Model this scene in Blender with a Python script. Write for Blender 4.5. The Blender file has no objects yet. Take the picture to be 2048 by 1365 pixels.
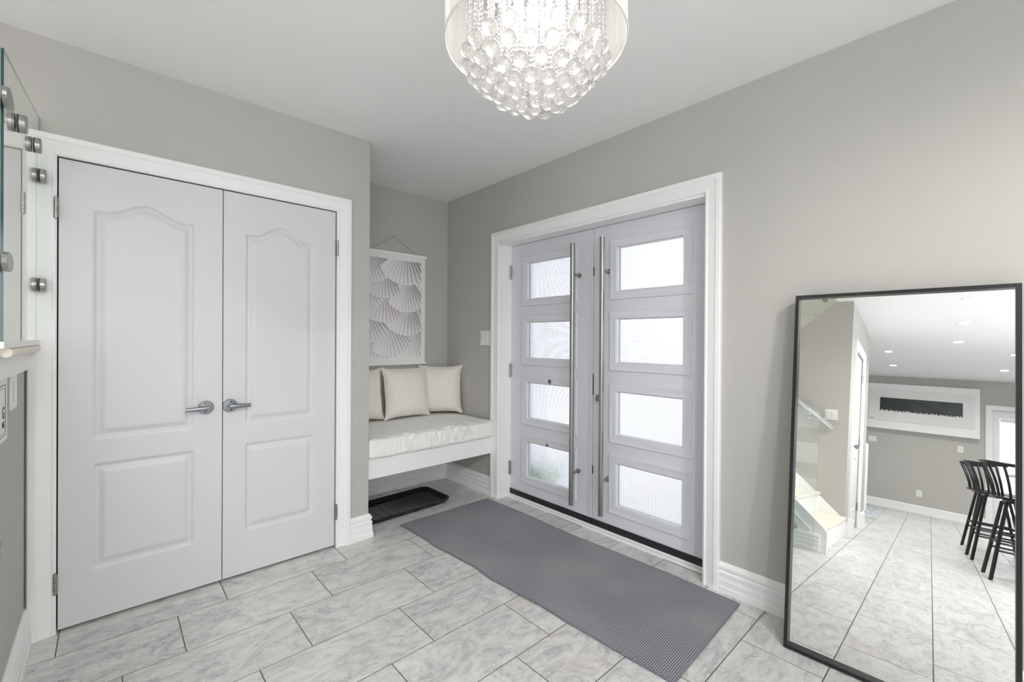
import bpy, bmesh, math, random
import numpy as np
from mathutils import Vector, Matrix, noise
C = bpy.context.scene.collection
SC = bpy.context.scene
R = math.radians
random.seed(7)

# ------------------------------------------------------------------ camera
EYE = Vector((0, 0, 1.25))
YAW, PITCH, ROLL, FPX = R(47.54), R(-0.17), R(0.332), 882.0
fwd = Vector((math.cos(YAW)*math.cos(PITCH), math.sin(YAW)*math.cos(PITCH), math.sin(PITCH)))
rt = Vector((math.sin(YAW), -math.cos(YAW), 0)); up = rt.cross(fwd)
rt2 = rt*math.cos(ROLL) + up*math.sin(ROLL); up2 = -rt*math.sin(ROLL) + up*math.cos(ROLL)
cd = bpy.data.cameras.new('camera'); cam = bpy.data.objects.new('camera', cd); C.objects.link(cam)
m = Matrix((rt2, up2, -fwd)).transposed().to_4x4(); m.translation = EYE; cam.matrix_world = m
cd.sensor_width = 36; cd.lens = FPX/2048*36; cd.clip_start = 0.02; cd.clip_end = 200
SC.camera = cam

# ------------------------------------------------------------------ world, exposure, lights
SC.view_settings.view_transform = 'Standard'; SC.view_settings.look = 'None'
SC.view_settings.gamma = 1; SC.view_settings.use_curve_mapping = False
SC.view_settings.exposure = 0.50
w = bpy.data.worlds.new('world'); SC.world = w; w.use_nodes = True
w.node_tree.nodes['Background'].inputs[0].default_value = (0.90, 0.94, 1.0, 1)
w.node_tree.nodes['Background'].inputs[1].default_value = 1.9
SC.cycles.use_denoising = True
SC.cycles.max_bounces = 14; SC.cycles.diffuse_bounces = 7; SC.cycles.glossy_bounces = 6
SC.cycles.transmission_bounces = 12; SC.cycles.transparent_max_bounces = 24
SC.cycles.sample_clamp_indirect = 6.0
SC.cycles.caustics_reflective = False; SC.cycles.caustics_refractive = False

def area(name, loc, size, power, direction, color=(1, 1, 1), sy=None, spread=180):
    l = bpy.data.lights.new(name, 'AREA'); l.energy = power; l.color = color
    l.shape = 'RECTANGLE'; l.size = size; l.size_y = sy or size; l.spread = R(spread)
    o = bpy.data.objects.new(name, l); C.objects.link(o); o.location = loc
    o.rotation_euler = Vector(direction).to_track_quat('-Z', 'Y').to_euler(); return o
area('window_fill', (-1.4, -2.80, 1.45), 3.3, 38, (0.0, 1, 0.03), (0.97, 0.98, 1.0), 1.6)  # added fill lamp outside the unseen front window
area('stairwell_fill', (-1.5, 1.8, 4.3), 1.2, 24, (0, 0, -1), (1, 0.99, 0.97))  # added fill lamp under the closed stairwell top, brightens the stair

# ------------------------------------------------------------------ helpers
def link(o, parent=None):
    C.objects.link(o)
    if parent is not None: o.parent = parent
    return o
def tag(o, label=None, cat=None, group=None, kind=None):
    if label: o['label'] = label
    if cat: o['category'] = cat
    if group: o['group'] = group
    if kind: o['kind'] = kind
    return o
def thing(name, label, cat, loc=(0, 0, 0), rot=(0, 0, 0), group=None, kind=None):
    o = bpy.data.objects.new(name, None); o.empty_display_size = 0.1
    C.objects.link(o); o.location = loc; o.rotation_euler = rot
    return tag(o, label, cat, group, kind)
def rootloc(p):
    while p.parent: p = p.parent
    return p.location.copy()
def obj(name, bm, mat, parent=None, world=True, smooth=None, bevel=0, seg=2, label=None, recalc=True):
    """one mesh object; verts given in world coordinates are shifted to the parent's origin"""
    if parent is not None and world: bmesh.ops.translate(bm, verts=bm.verts, vec=-rootloc(parent))
    if recalc: bmesh.ops.recalc_face_normals(bm, faces=bm.faces)
    me = bpy.data.meshes.new(name); bm.to_mesh(me); bm.free()
    for mm in (mat if isinstance(mat, (list, tuple)) else [mat]): me.materials.append(mm)
    o = link(bpy.data.objects.new(name, me), parent)
    if bevel:
        b = o.modifiers.new('bevel', 'BEVEL'); b.width = bevel; b.segments = seg; b.limit_method = 'ANGLE'; b.angle_limit = R(40)
        b.harden_normals = False
    if smooth is not None:
        me.shade_smooth() if smooth is True else me.set_sharp_from_angle(angle=R(smooth)) if False else None
        for p in me.polygons: p.use_smooth = True
        if smooth is not True: me.set_sharp_from_angle(angle=R(smooth))
    if label: o['label'] = label
    return o
def box(bm, x0, x1, y0, y1, z0, z1, mi=0):
    v = [bm.verts.new(p) for p in ((x0,y0,z0),(x1,y0,z0),(x1,y1,z0),(x0,y1,z0),(x0,y0,z1),(x1,y0,z1),(x1,y1,z1),(x0,y1,z1))]
    for f in ((0,3,2,1),(4,5,6,7),(0,1,5,4),(1,2,6,5),(2,3,7,6),(3,0,4,7)):
        fc = bm.faces.new([v[i] for i in f]); fc.material_index = mi
    return v
def bx(*a):
    bm = bmesh.new()
    for q in (a if isinstance(a[0], (tuple, list)) else [a]): box(bm, *q)
    return bm
def frame_of(d):
    d = Vector(d).normalized(); a = Vector((0, 0, 1)) if abs(d.z) < 0.9 else Vector((1, 0, 0))
    u = d.cross(a).normalized(); return d, u, d.cross(u)
def cyl(bm, p0, p1, r0, r1=None, n=20, caps=True):
    r1 = r0 if r1 is None else r1; p0 = Vector(p0); p1 = Vector(p1); d, u, v = frame_of(p1-p0)
    A = [bm.verts.new(p0+(u*math.cos(t)+v*math.sin(t))*r0) for t in [2*math.pi*i/n for i in range(n)]]
    B = [bm.verts.new(p1+(u*math.cos(t)+v*math.sin(t))*r1) for t in [2*math.pi*i/n for i in range(n)]]
    for i in range(n): bm.faces.new((A[i], A[(i+1) % n], B[(i+1) % n], B[i]))
    if caps: bm.faces.new(A[::-1]); bm.faces.new(B)
def cy(*a, **k):
    bm = bmesh.new(); cyl(bm, *a, **k); return bm
def lathe(bm, c, axis, prof, n=32):
    """prof: (distance along axis, radius)"""
    c = Vector(c); d, u, v = frame_of(axis); rings = []
    for h, r in prof:
        rings.append([bm.verts.new(c+d*h+(u*math.cos(t)+v*math.sin(t))*max(r, 1e-5)) for t in [2*math.pi*i/n for i in range(n)]])
    for a, b in zip(rings, rings[1:]):
        for i in range(n): bm.faces.new((a[i], a[(i+1) % n], b[(i+1) % n], b[i]))
    bm.faces.new(rings[0][::-1]); bm.faces.new(rings[-1])
def tube(bm, pts, r, n=8, closed=False, caps=True):
    pts = [Vector(p) for p in pts]; N = len(pts); rings = []; pu = None
    for i, p in enumerate(pts):
        a = pts[(i-1) % N] if (closed or i > 0) else p; b = pts[(i+1) % N] if (closed or i < N-1) else p
        d = (b-a).normalized()
        if pu is None: _, u, v = frame_of(d)
        else: u = (pu-d*pu.dot(d)).normalized(); v = d.cross(u)
        pu = u; rr = r[i] if isinstance(r, (list, tuple)) else r
        rings.append([bm.verts.new(p+(u*math.cos(t)+v*math.sin(t))*rr) for t in [2*math.pi*k/n for k in range(n)]])
    for i in range(N if closed else N-1):
        a, b = rings[i], rings[(i+1) % N]
        for k in range(n): bm.faces.new((a[k], a[(k+1) % n], b[(k+1) % n], b[k]))
    if caps and not closed: bm.faces.new(rings[0][::-1]); bm.faces.new(rings[-1])
def tb(*a, **k):
    bm = bmesh.new(); tube(bm, *a, **k); return bm
def prism(bm, pts, d):
    """pts: planar polygon (3D), extruded by vector d"""
    d = Vector(d); A = [bm.verts.new(Vector(p)) for p in pts]; B = [bm.verts.new(Vector(p)+d) for p in pts]; n = len(pts)
    bm.faces.new(A[::-1]); bm.faces.new(B)
    for i in range(n): bm.faces.new((A[i], A[(i+1) % n], B[(i+1) % n], B[i]))
def pr(*a):
    bm = bmesh.new(); prism(bm, *a); return bm
def sweep(bm, path, prof, nrm, closed=False, side=1):
    """mitred moulding. path: 3D polyline in a plane of normal nrm; prof: (across, out) - across grows to the side of the path, out along nrm"""
    path = [Vector(p) for p in path]; nrm = Vector(nrm).normalized(); N = len(path); rings = []
    for i, p in enumerate(path):
        ds = []
        if closed or i > 0: ds.append((p-path[(i-1) % N]).normalized())
        if closed or i < N-1: ds.append((path[(i+1) % N]-p).normalized())
        ss = [nrm.cross(d).normalized()*side for d in ds]
        s = ss[0] if len(ss) == 1 else (ss[0]+ss[1])/(1+ss[0].dot(ss[1]))
        rings.append([bm.verts.new(p+s*a+nrm*o) for a, o in prof])
    k = len(prof)
    for i in range(N if closed else N-1):
        a, b = rings[i], rings[(i+1) % N]
        for j in range(k): bm.faces.new((a[j], a[(j+1) % k], b[(j+1) % k], b[j]))
    if not closed: bm.faces.new(rings[0][::-1]); bm.faces.new(rings[-1])
def sw(*a, **k):
    bm = bmesh.new(); sweep(bm, *a, **k); return bm

# ------------------------------------------------------------------ materials
def s2l(c): return tuple((x/12.92 if x <= 0.04045 else ((x+0.055)/1.055)**2.4) for x in [v/255 for v in c])
class NT:
    def __init__(s, name):
        s.m = bpy.data.materials.new(name); s.m.use_nodes = True; s.t = s.m.node_tree; s.n = s.t.nodes; s.l = s.t.links
        s.b = s.n['Principled BSDF']; s.out = s.n['Material Output']
    def add(s, typ, **k):
        n = s.n.new(typ)
        for a, v in k.items():
            if a.startswith('i_'): n.inputs[a[2:].replace('_', ' ')].default_value = v
            else: setattr(n, a, v)
        return n
    def k(s, a, b): s.l.new(a, b)
    def math(s, op, a, b=None, c=None):
        n = s.add('ShaderNodeMath', operation=op)
        for i, v in enumerate((a, b, c)):
            if v is None: continue
            if isinstance(v, (int, float)): n.inputs[i].default_value = v
            else: s.k(v, n.inputs[i])
        return n.outputs[0]
    def ramp(s, fac, stops):
        n = s.add('ShaderNodeValToRGB'); e = n.color_ramp.elements
        while len(e) < len(stops): e.new(0.5)
        for x, (p, c) in zip(e, stops): x.position = p; x.color = (*c, 1)
        s.k(fac, n.inputs[0]); return n.outputs[0]
    def bump(s, h, strength=0.3, dist=0.01):
        n = s.add('ShaderNodeBump', i_Strength=strength, i_Distance=dist); s.k(h, n.inputs['Height']); s.k(n.outputs[0], s.b.inputs['Normal']); return n
def mat(name, col, rough=0.5, metal=0.0, noise_amt=0.04, nscale=6, bump=0.0, bscale=200, spec=0.5, **kw):
    t = NT(name); c = s2l(col) if max(col) > 1.001 else col
    t.b.inputs['Roughness'].default_value = rough; t.b.inputs['Metallic'].default_value = metal
    t.b.inputs['Specular IOR Level'].default_value = spec
    tc = t.add('ShaderNodeTexCoord'); nz = t.add('ShaderNodeTexNoise', i_Scale=nscale, i_Detail=3.0); t.k(tc.outputs['Object'], nz.inputs['Vector'])
    d = [tuple(max(0, x*(1+s*noise_amt)) for x in c) for s in (-1, 1)]
    t.k(t.ramp(nz.outputs[0], [(0.3, d[0]), (0.7, d[1])]), t.b.inputs['Base Color'])
    if bump:
        n2 = t.add('ShaderNodeTexNoise', i_Scale=bscale, i_Detail=2.0); t.k(tc.outputs['Object'], n2.inputs['Vector']); t.bump(n2.outputs[0], bump, 0.002)
    for k_, v in kw.items(): t.b.inputs[k_.replace('_', ' ')].default_value = v
    return t.m
M = {}
M['wall'] = mat('wall_paint', (190, 188, 183), 0.75, noise_amt=0.012, nscale=3, bump=0.06, bscale=260, spec=0.25)
M['ceil'] = mat('ceiling_paint', (246, 246, 247), 0.85, noise_amt=0.008, nscale=2, bump=0.05, bscale=180, spec=0.2)
M['trim'] = mat('trim_paint', (245, 245, 245), 0.38, noise_amt=0.008, bump=0.03, bscale=90, spec=0.4)
M['door'] = mat('door_paint', (231, 231, 233), 0.42, noise_amt=0.006, spec=0.4)
M['entry'] = mat('entry_door_paint', (220, 221, 227), 0.35, noise_amt=0.006, spec=0.4)
M['black'] = mat('black_frame_paint', (26, 26, 28), 0.32, noise_amt=0.1)
M['blackmetal'] = mat('black_lacquered_metal', (16, 16, 18), 0.22, noise_amt=0.1)
M['sweep'] = mat('black_rubber_sweep', (22, 26, 32), 0.4, noise_amt=0.1)
M['steel'] = mat('brushed_steel', (166, 165, 161), 0.33, metal=1.0, noise_amt=0.03, nscale=10)
M['satin'] = mat('satin_nickel', (150, 152, 158), 0.34, metal=1.0, noise_amt=0.05)
M['chrome'] = mat('chrome', (225, 225, 228), 0.08, metal=1.0, noise_amt=0.01)
M['wood'] = mat('pale_maple', (234, 226, 212), 0.4, noise_amt=0.05, nscale=12)
M['plastic'] = mat('white_switch_plastic', (236, 236, 232), 0.3, noise_amt=0.005)
M['dark'] = mat('dark_slot', (40, 40, 42), 0.5)
M['cord'] = mat('grey_cord', (120, 116, 110), 0.8)
M['paper'] = mat('white_paper', (240, 240, 238), 0.8, noise_amt=0.005)
M['ink'] = mat('black_ink', (30, 30, 32), 0.6)
M['gloss_white'] = mat('gloss_white_panel', (232, 234, 232), 0.08, noise_amt=0.004)
M['asphalt'] = mat('driveway_concrete', (236, 236, 238), 0.9, noise_amt=0.1, nscale=3)
M['siding'] = mat('pale_siding', (186, 187, 196), 0.8, noise_amt=0.05, nscale=2)
M['grout'] = mat('grout', (112, 104, 94), 0.9, noise_amt=0.2, nscale=9)

def m_tile():
    t = NT('stone_tile'); g = t.add('ShaderNodeNewGeometry'); tc = t.add('ShaderNodeTexCoord')
    off = t.add('ShaderNodeVectorMath', operation='MULTIPLY'); rnd = t.add('ShaderNodeCombineXYZ')
    t.k(g.outputs['Random Per Island'], rnd.inputs[0]); t.k(g.outputs['Random Per Island'], rnd.inputs[1]); t.k(g.outputs['Random Per Island'], rnd.inputs[2])
    t.k(rnd.outputs[0], off.inputs[0]); off.inputs[1].default_value = (37, 61, 23)
    ad = t.add('ShaderNodeVectorMath', operation='ADD'); t.k(tc.outputs['Object'], ad.inputs[0]); t.k(off.outputs[0], ad.inputs[1])
    st = t.add('ShaderNodeMapping'); st.inputs['Scale'].default_value = (1.0, 2.1, 1); st.inputs['Rotation'].default_value = (0, 0, 0.35); t.k(ad.outputs[0], st.inputs[0])
    v = st.outputs[0]
    def nz(sc, det, dist, rough=0.55):
        n = t.add('ShaderNodeTexNoise', i_Scale=sc, i_Detail=det, i_Roughness=rough, i_Distortion=dist); t.k(v, n.inputs['Vector']); return n.outputs[0]
    big = nz(1.5, 4, 1.4); fine = nz(4.6, 10, 2.4, 0.72); vein = nz(2.3, 10, 3.2, 0.62); vein2 = nz(3.9, 10, 2.2, 0.66); grit = nz(70, 3, 0)
    base = t.ramp(big, [(0.28, s2l((188, 188, 192))), (0.5, s2l((212, 211, 210))), (0.72, s2l((226, 225, 222)))])
    f2 = t.ramp(fine, [(0.36, s2l((160, 160, 166))), (0.50, s2l((210, 209, 207))), (0.66, s2l((232, 231, 228)))])
    mx = t.add('ShaderNodeMix', data_type='RGBA'); mx.inputs[0].default_value = 0.62; t.k(base, mx.inputs[6]); t.k(f2, mx.inputs[7])
    # thin veins where the distorted field crosses its middle
    d = t.math('ABSOLUTE', t.math('SUBTRACT', vein, 0.5)); vm = t.math('SUBTRACT', 1.0, t.math('SMOOTH_MIN', t.math('DIVIDE', d, 0.014), 1.0, 0.2))
    d2 = t.math('ABSOLUTE', t.math('SUBTRACT', vein2, 0.46)); vw = t.math('SUBTRACT', 1.0, t.math('MINIMUM', t.math('DIVIDE', d2, 0.010), 1.0))
    vm = t.math('MAXIMUM', t.math('MULTIPLY', vm, t.ramp(big, [(0.40, (1, 1, 1)), (0.56, (0.0, 0.0, 0.0))])), 0)
    mv = t.add('ShaderNodeMix', data_type='RGBA'); t.k(t.math('MULTIPLY', vm, 0.75), mv.inputs[0]); t.k(mx.outputs[2], mv.inputs[6]); mv.inputs[7].default_value = (*s2l((122, 121, 126)), 1)
    warm = t.add('ShaderNodeMix', data_type='RGBA'); t.k(t.ramp(nz(2.0, 3, 0.5), [(0.56, (0, 0, 0)), (0.74, (0.4, 0.4, 0.4))]), warm.inputs[0]); t.k(mv.outputs[2], warm.inputs[6]); warm.inputs[7].default_value = (*s2l((200, 190, 174)), 1)
    wv = t.add('ShaderNodeMix', data_type='RGBA'); t.k(t.math('MULTIPLY', vw, 0.55), wv.inputs[0]); t.k(warm.outputs[2], wv.inputs[6]); wv.inputs[7].default_value = (*s2l((236, 236, 235)), 1)
    t.k(wv.outputs[2], t.b.inputs['Base Color']); t.b.inputs['Roughness'].default_value = 0.36; t.b.inputs['Specular IOR Level'].default_value = 0.4
    t.bump(t.math('ADD', t.math('MULTIPLY', fine, 0.8), t.math('ADD', t.math('MULTIPLY', grit, 0.15), t.math('MULTIPLY', vm, -0.25))), 0.22, 0.004)
    return t.m
M['tile'] = m_tile()

def m_rug():
    t = NT('woven_rug'); uv = t.add('ShaderNodeUVMap', uv_map='UVMap'); sp = t.add('ShaderNodeSeparateXYZ'); t.k(uv.outputs[0], sp.inputs[0])
    PU, PV = 0.0136, 0.0088
    rowi = t.math('FLOOR', t.math('DIVIDE', sp.outputs[1], PV)); par = t.math('MULTIPLY', t.math('FLOORED_MODULO', rowi, 2.0), 0.5)
    fu = t.math('SUBTRACT', t.math('FRACT', t.math('ADD', t.math('DIVIDE', sp.outputs[0], PU), par)), 0.5)
    fv = t.math('SUBTRACT', t.math('FRACT', t.math('DIVIDE', sp.outputs[1], PV)), 0.5)
    rr = t.math('SQRT', t.math('ADD', t.math('MULTIPLY', t.math('MULTIPLY', fu, fu), 1.0), t.math('MULTIPLY', t.math('MULTIPLY', fv, fv), 1.9)))
    h = t.math('MINIMUM', t.math('MULTIPLY_ADD', rr, 2.3, -0.66), 0.5)        # dark hollow in every stitch
    tc = t.add('ShaderNodeTexCoord'); nz = t.add('ShaderNodeTexNoise', i_Scale=2.2, i_Detail=2.0); t.k(tc.outputs['Object'], nz.inputs['Vector'])
    n2 = t.add('ShaderNodeTexNoise', i_Scale=260.0, i_Detail=2.0); t.k(tc.outputs['Object'], n2.inputs['Vector'])
    hh = t.math('ADD', h, t.math('MULTIPLY', t.math('SUBTRACT', n2.outputs[0], 0.5), 0.5))
    c = t.ramp(t.math('ADD', hh, 0.5), [(0.06, s2l((12, 13, 20))), (0.5, s2l((82, 83, 90))), (0.9, s2l((158, 159, 166)))])
    mx = t.add('ShaderNodeMix', data_type='RGBA'); t.k(t.ramp(nz.outputs[0], [(0.40, (0, 0, 0)), (0.64, (0.30, 0.30, 0.30))]), mx.inputs[0]); t.k(c, mx.inputs[6]); mx.inputs[7].default_value = (*s2l((172, 170, 168)), 1)
    t.k(mx.outputs[2], t.b.inputs['Base Color']); t.b.inputs['Roughness'].default_value = 0.8; t.bump(hh, 0.5, 0.003); return t.m
M['rug'] = m_rug()
M['rugedge'] = mat('rug_binding', (120, 122, 132), 0.7, noise_amt=0.15, nscale=60, bump=0.2, bscale=300)

def m_fabric(name, col, pitch=0.006, amt=0.05, bump=0.25):
    t = NT(name); tc = t.add('ShaderNodeTexCoord'); sp = t.add('ShaderNodeSeparateXYZ'); t.k(tc.outputs['Object'], sp.inputs[0])
    u = t.math('ADD', sp.outputs[0], sp.outputs[2]); v = t.math('SUBTRACT', t.math('ADD', sp.outputs[0], sp.outputs[1]), sp.outputs[2])
    a = t.math('MULTIPLY', t.math('SINE', t.math('MULTIPLY', u, 2*math.pi/pitch)), t.math('SINE', t.math('MULTIPLY', v, 2*math.pi/pitch)))
    nz = t.add('ShaderNodeTexNoise', i_Scale=120.0, i_Detail=3.0); t.k(tc.outputs['Object'], nz.inputs['Vector'])
    h = t.math('ADD', t.math('MULTIPLY', a, 0.5), nz.outputs[0]); c = s2l(col)
    t.k(t.ramp(h, [(0.0, tuple(x*(1-amt*1.6) for x in c)), (1.0, tuple(min(1, x*(1+amt)) for x in c))]), t.b.inputs['Base Color'])
    t.b.inputs['Roughness'].default_value = 0.65; t.b.inputs['Sheen Weight'].default_value = 0.15
    t.bump(h, bump, 0.002); return t.m
M['cushion'] = m_fabric('white_cushion_cotton', (247, 246, 243))
M['pillow'] = m_fabric('cream_pillow_fabric', (236, 233, 225), 0.004, 0.03, 0.15)
M['piping'] = mat('cream_piping', (232, 229, 219), 0.6, noise_amt=0.02)
M['farrug'] = mat('pale_blue_rug', (190, 196, 202), 0.9, noise_amt=0.35, nscale=14)

def m_clear(name, tint, fres_ior=1.5, base_gloss=0.0, rough=0.0):
    """thin clear sheet: see-through plus Fresnel reflection"""
    t = NT(name); t.n.remove(t.b)
    tr = t.add('ShaderNodeBsdfTransparent'); tr.inputs[0].default_value = (*tint, 1)
    gl = t.add('ShaderNodeBsdfGlossy'); gl.inputs[0].default_value = (1, 1, 1, 1); gl.inputs['Roughness'].default_value = rough
    fr = t.add('ShaderNodeFresnel', i_IOR=fres_ior); mx = t.add('ShaderNodeMixShader')
    ge = t.add('ShaderNodeNewGeometry'); t.k(t.math('MULTIPLY', t.math('ADD', fr.outputs[0], base_gloss), t.math('SUBTRACT', 1.0, ge.outputs['Backfacing'])), mx.inputs[0]); t.k(tr.outputs[0], mx.inputs[1]); t.k(gl.outputs[0], mx.inputs[2]); t.k(mx.outputs[0], t.out.inputs[0]); return t.m
M['railglass'] = m_clear('stair_glass', (0.955, 0.985, 0.972), 1.8)
M['edgeglass'] = mat('glass_edge', (38, 74, 74), 0.12, noise_amt=0.1)
M['clearpane'] = m_clear('clear_window_glass', (0.98, 0.99, 0.99))

def m_door_glass():
    t = NT('cross_reeded_glass'); t.n.remove(t.b)
    tc = t.add('ShaderNodeTexCoord'); sp = t.add('ShaderNodeSeparateXYZ'); t.k(tc.outputs['Object'], sp.inputs[0])
    def cell(v, p):
        f = t.math('FRACT', t.math('DIVIDE', v, p)); return t.math('ABSOLUTE', t.math('SUBTRACT', f, 0.5))
    P = 0.0076
    def co(v): return t.math('MULTIPLY_ADD', t.math('COSINE', t.math('MULTIPLY', v, 2*math.pi/P)), 0.5, 0.5)
    a = t.math('MULTIPLY', co(sp.outputs[1]), co(sp.outputs[2]))                # 1 at every pip
    g = t.add('ShaderNodeValToRGB'); g.color_ramp.elements[0].position = 0.22; g.color_ramp.elements[1].position = 0.62
    g.color_ramp.elements[0].color = (1, 1, 1, 1); g.color_ramp.elements[1].color = (0.22, 0.225, 0.24, 1); t.k(a, g.inputs[0])
    tr = t.add('ShaderNodeBsdfTransparent'); t.k(g.outputs[0], tr.inputs[0])
    rf = t.add('ShaderNodeBsdfRefraction', i_IOR=1.25, i_Roughness=0.13); t.k(g.outputs[0], rf.inputs[0])
    bp = t.add('ShaderNodeBump', i_Strength=0.35, i_Distance=0.004); t.k(a, bp.inputs['Height']); t.k(bp.outputs[0], rf.inputs['Normal'])
    m1 = t.add('ShaderNodeMixShader'); m1.inputs[0].default_value = 0.62; t.k(tr.outputs[0], m1.inputs[1]); t.k(rf.outputs[0], m1.inputs[2])
    gl = t.add('ShaderNodeBsdfGlossy', i_Roughness=0.1); fr = t.add('ShaderNodeFresnel', i_IOR=1.45); t.k(bp.outputs[0], gl.inputs['Normal'])
    m2 = t.add('ShaderNodeMixShader'); ge = t.add('ShaderNodeNewGeometry'); t.k(t.math('MULTIPLY', fr.outputs[0], t.math('SUBTRACT', 1.0, ge.outputs['Backfacing'])), m2.inputs[0]); t.k(m1.outputs[0], m2.inputs[1]); t.k(gl.outputs[0], m2.inputs[2]); t.k(m2.outputs[0], t.out.inputs[0]); return t.m
M['doorglass'] = m_door_glass()
def m_mirror():
    t = NT('silvered_mirror'); t.n.remove(t.b); g = t.add('ShaderNodeBsdfGlossy', i_Roughness=0.0); g.inputs[0].default_value = (0.95, 0.96, 0.95, 1); t.k(g.outputs[0], t.out.inputs[0]); return t.m
M['mirror'] = m_mirror()
def m_crystal():
    t = NT('crystal'); t.n.remove(t.b)
    g = t.add('ShaderNodeBsdfGlass', i_IOR=1.52, i_Roughness=0.0)
    tr = t.add('ShaderNodeBsdfTransparent'); mx = t.add('ShaderNodeMixShader'); mx.inputs[0].default_value = 0.20
    tl = t.add('ShaderNodeBsdfTranslucent'); tl.inputs[0].default_value = (1, 0.98, 0.95, 1); m2 = t.add('ShaderNodeMixShader'); m2.inputs[0].default_value = 0.13
    t.k(g.outputs[0], mx.inputs[1]); t.k(tr.outputs[0], mx.inputs[2]); t.k(mx.outputs[0], m2.inputs[1]); t.k(tl.outputs[0], m2.inputs[2]); t.k(m2.outputs[0], t.out.inputs[0]); return t.m
M['crystal'] = m_crystal()
def m_sheer():
    t = NT('sheer_organza'); t.n.remove(t.b)
    tc = t.add('ShaderNodeTexCoord'); nz = t.add('ShaderNodeTexNoise', i_Scale=30.0, i_Detail=4.0)
    mp = t.add('ShaderNodeMapping'); mp.inputs['Scale'].default_value = (1, 1, 0.15); t.k(tc.outputs['Object'], mp.inputs[0]); t.k(mp.outputs[0], nz.inputs['Vector'])
    tr = t.add('ShaderNodeBsdfTransparent'); tl = t.add('ShaderNodeBsdfTranslucent'); tl.inputs[0].default_value = (*s2l((236, 230, 222)), 1)
    df = t.add('ShaderNodeBsdfDiffuse'); df.inputs[0].default_value = (*s2l((226, 221, 214)), 1)
    m1 = t.add('ShaderNodeMixShader'); m1.inputs[0].default_value = 0.45; t.k(df.outputs[0], m1.inputs[1]); t.k(tl.outputs[0], m1.inputs[2])
    m2 = t.add('ShaderNodeMixShader'); t.k(t.math('MULTIPLY_ADD', nz.outputs[0], 0.25, 0.26), m2.inputs[0]); t.k(tr.outputs[0], m2.inputs[1]); t.k(m1.outputs[0], m2.inputs[2]); t.k(m2.outputs[0], t.out.inputs[0]); return t.m
M['sheer'] = m_sheer()
def m_emit(name, col, st):
    t = NT(name); t.n.remove(t.b); e = t.add('ShaderNodeEmission', i_Strength=st); e.inputs[0].default_value = (*col, 1); t.k(e.outputs[0], t.out.inputs[0]); return t.m
M['bulb'] = m_emit('lit_bulb', (1, 0.97, 0.92), 12)
M['lens'] = m_emit('lit_downlight_lens', (1, 0.98, 0.95), 9)
def m_leaf():
    t = NT('hedge_leaves'); tc = t.add('ShaderNodeTexCoord'); nz = t.add('ShaderNodeTexNoise', i_Scale=9.0); t.k(tc.outputs['Object'], nz.inputs['Vector'])
    t.k(t.ramp(nz.outputs[0], [(0.3, s2l((70, 110, 50))), (0.7, s2l((140, 180, 100)))]), t.b.inputs['Base Color']); t.b.inputs['Roughness'].default_value = 0.7; return t.m
M['leaf'] = m_leaf()

# ------------------------------------------------------------------ room shell
H = 2.495; YA = 2.661; XC = 1.213; YC = 3.355; XB = 2.27; XS = -0.25; XF = -6.93; YR = -2.6; XW = -1.53; YW = 0.78
def struct(name, bm, m, label=None, cat=None, **k):
    o = obj(name, bm, m, **k); return tag(o, label, cat, kind='structure')
# floor: every tile modelled with its eased edge, grout bed below
rows = [-2.62+0.293*i for i in range(0, 10)]
rows = [0.130-0.2925*i for i in range(10, 0, -1)] + [0.130, 0.418, 0.707, 0.976, 1.264, 1.557, 1.859, 2.163, 2.464, 2.755, 3.06, 3.36]
kk0 = rows.index(2.163)           # row between 2.163 and 2.464 has k = 0
def floor_mesh():
    bm = bmesh.new(); L = 0.575; g = 0.0019; e = 0.0007
    for i in range(len(rows)-1):
        y0, y1 = rows[i]+g, rows[i+1]-g; k = kk0-i; x = 0.807-0.1917*k; x -= L*math.ceil((x-XF)/L+0.001)
        while x < 2.4:
            x0, x1 = max(x+g, XF), min(x+L-g, 2.345); x += L
            if x1-x0 < 0.02: continue
            a = [bm.verts.new(p) for p in ((x0,y0,-0.0009),(x1,y0,-0.0009),(x1,y1,-0.0009),(x0,y1,-0.0009))]
            b = [bm.verts.new(p) for p in ((x0+e,y0+e,0),(x1-e,y0+e,0),(x1-e,y1-e,0),(x0+e,y1-e,0))]
            bm.faces.new(b)
            for j in range(4): bm.faces.new((a[j], a[(j+1) % 4], b[(j+1) % 4], b[j]))
    for f in bm.faces: f.material_index = 0
    n = len(bm.faces); box(bm, XF-0.1, 2.5, YR-0.1, YC+0.1, -0.1, -0.0007, 1)
    return bm
struct('floor', floor_mesh(), [M['tile'], M['grout']], 'grey marbled stone-look tile floor in staggered rows', 'floor')
# ceiling with the stairwell opening
cb = bx((-6.95, 2.4, -2.65, 0.93, H, H+0.15), (XS-0.15, 2.4, 0.93, 3.45, H, H+0.15), (-6.95, -2.65, 0.93, 3.45, H, H+0.15))
struct('ceiling', cb, M['ceil'], 'flat matt white ceiling', 'ceiling')
struct('wall_left', bx((-2.65, -0.165, YA, YA+0.1, 0, 4.5), (1.005, XC, YA, YA+0.1, 0, H), (-0.165, 1.005, YA, YA+0.1, 2.012, H), (-0.165, XS, YA, YA+0.1, 2.0, 2.0001)), M['wall'], 'pale greige wall around the double closet doors', 'wall')
struct('wall_closet_side', bx(XC-0.1, XC, YA+0.1, YC, 0, H), M['wall'], 'greige return wall on the left of the bench alcove', 'wall')
struct('wall_closet_inside', bx((XS-0.1, XC-0.1, YA+0.7, YA+0.75, 0, H), (XS-0.15, XS-0.1, YA+0.1, YA+0.75, 0, H)), M['wall'], 'unlit wall inside the closet behind its doors', 'wall')
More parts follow.
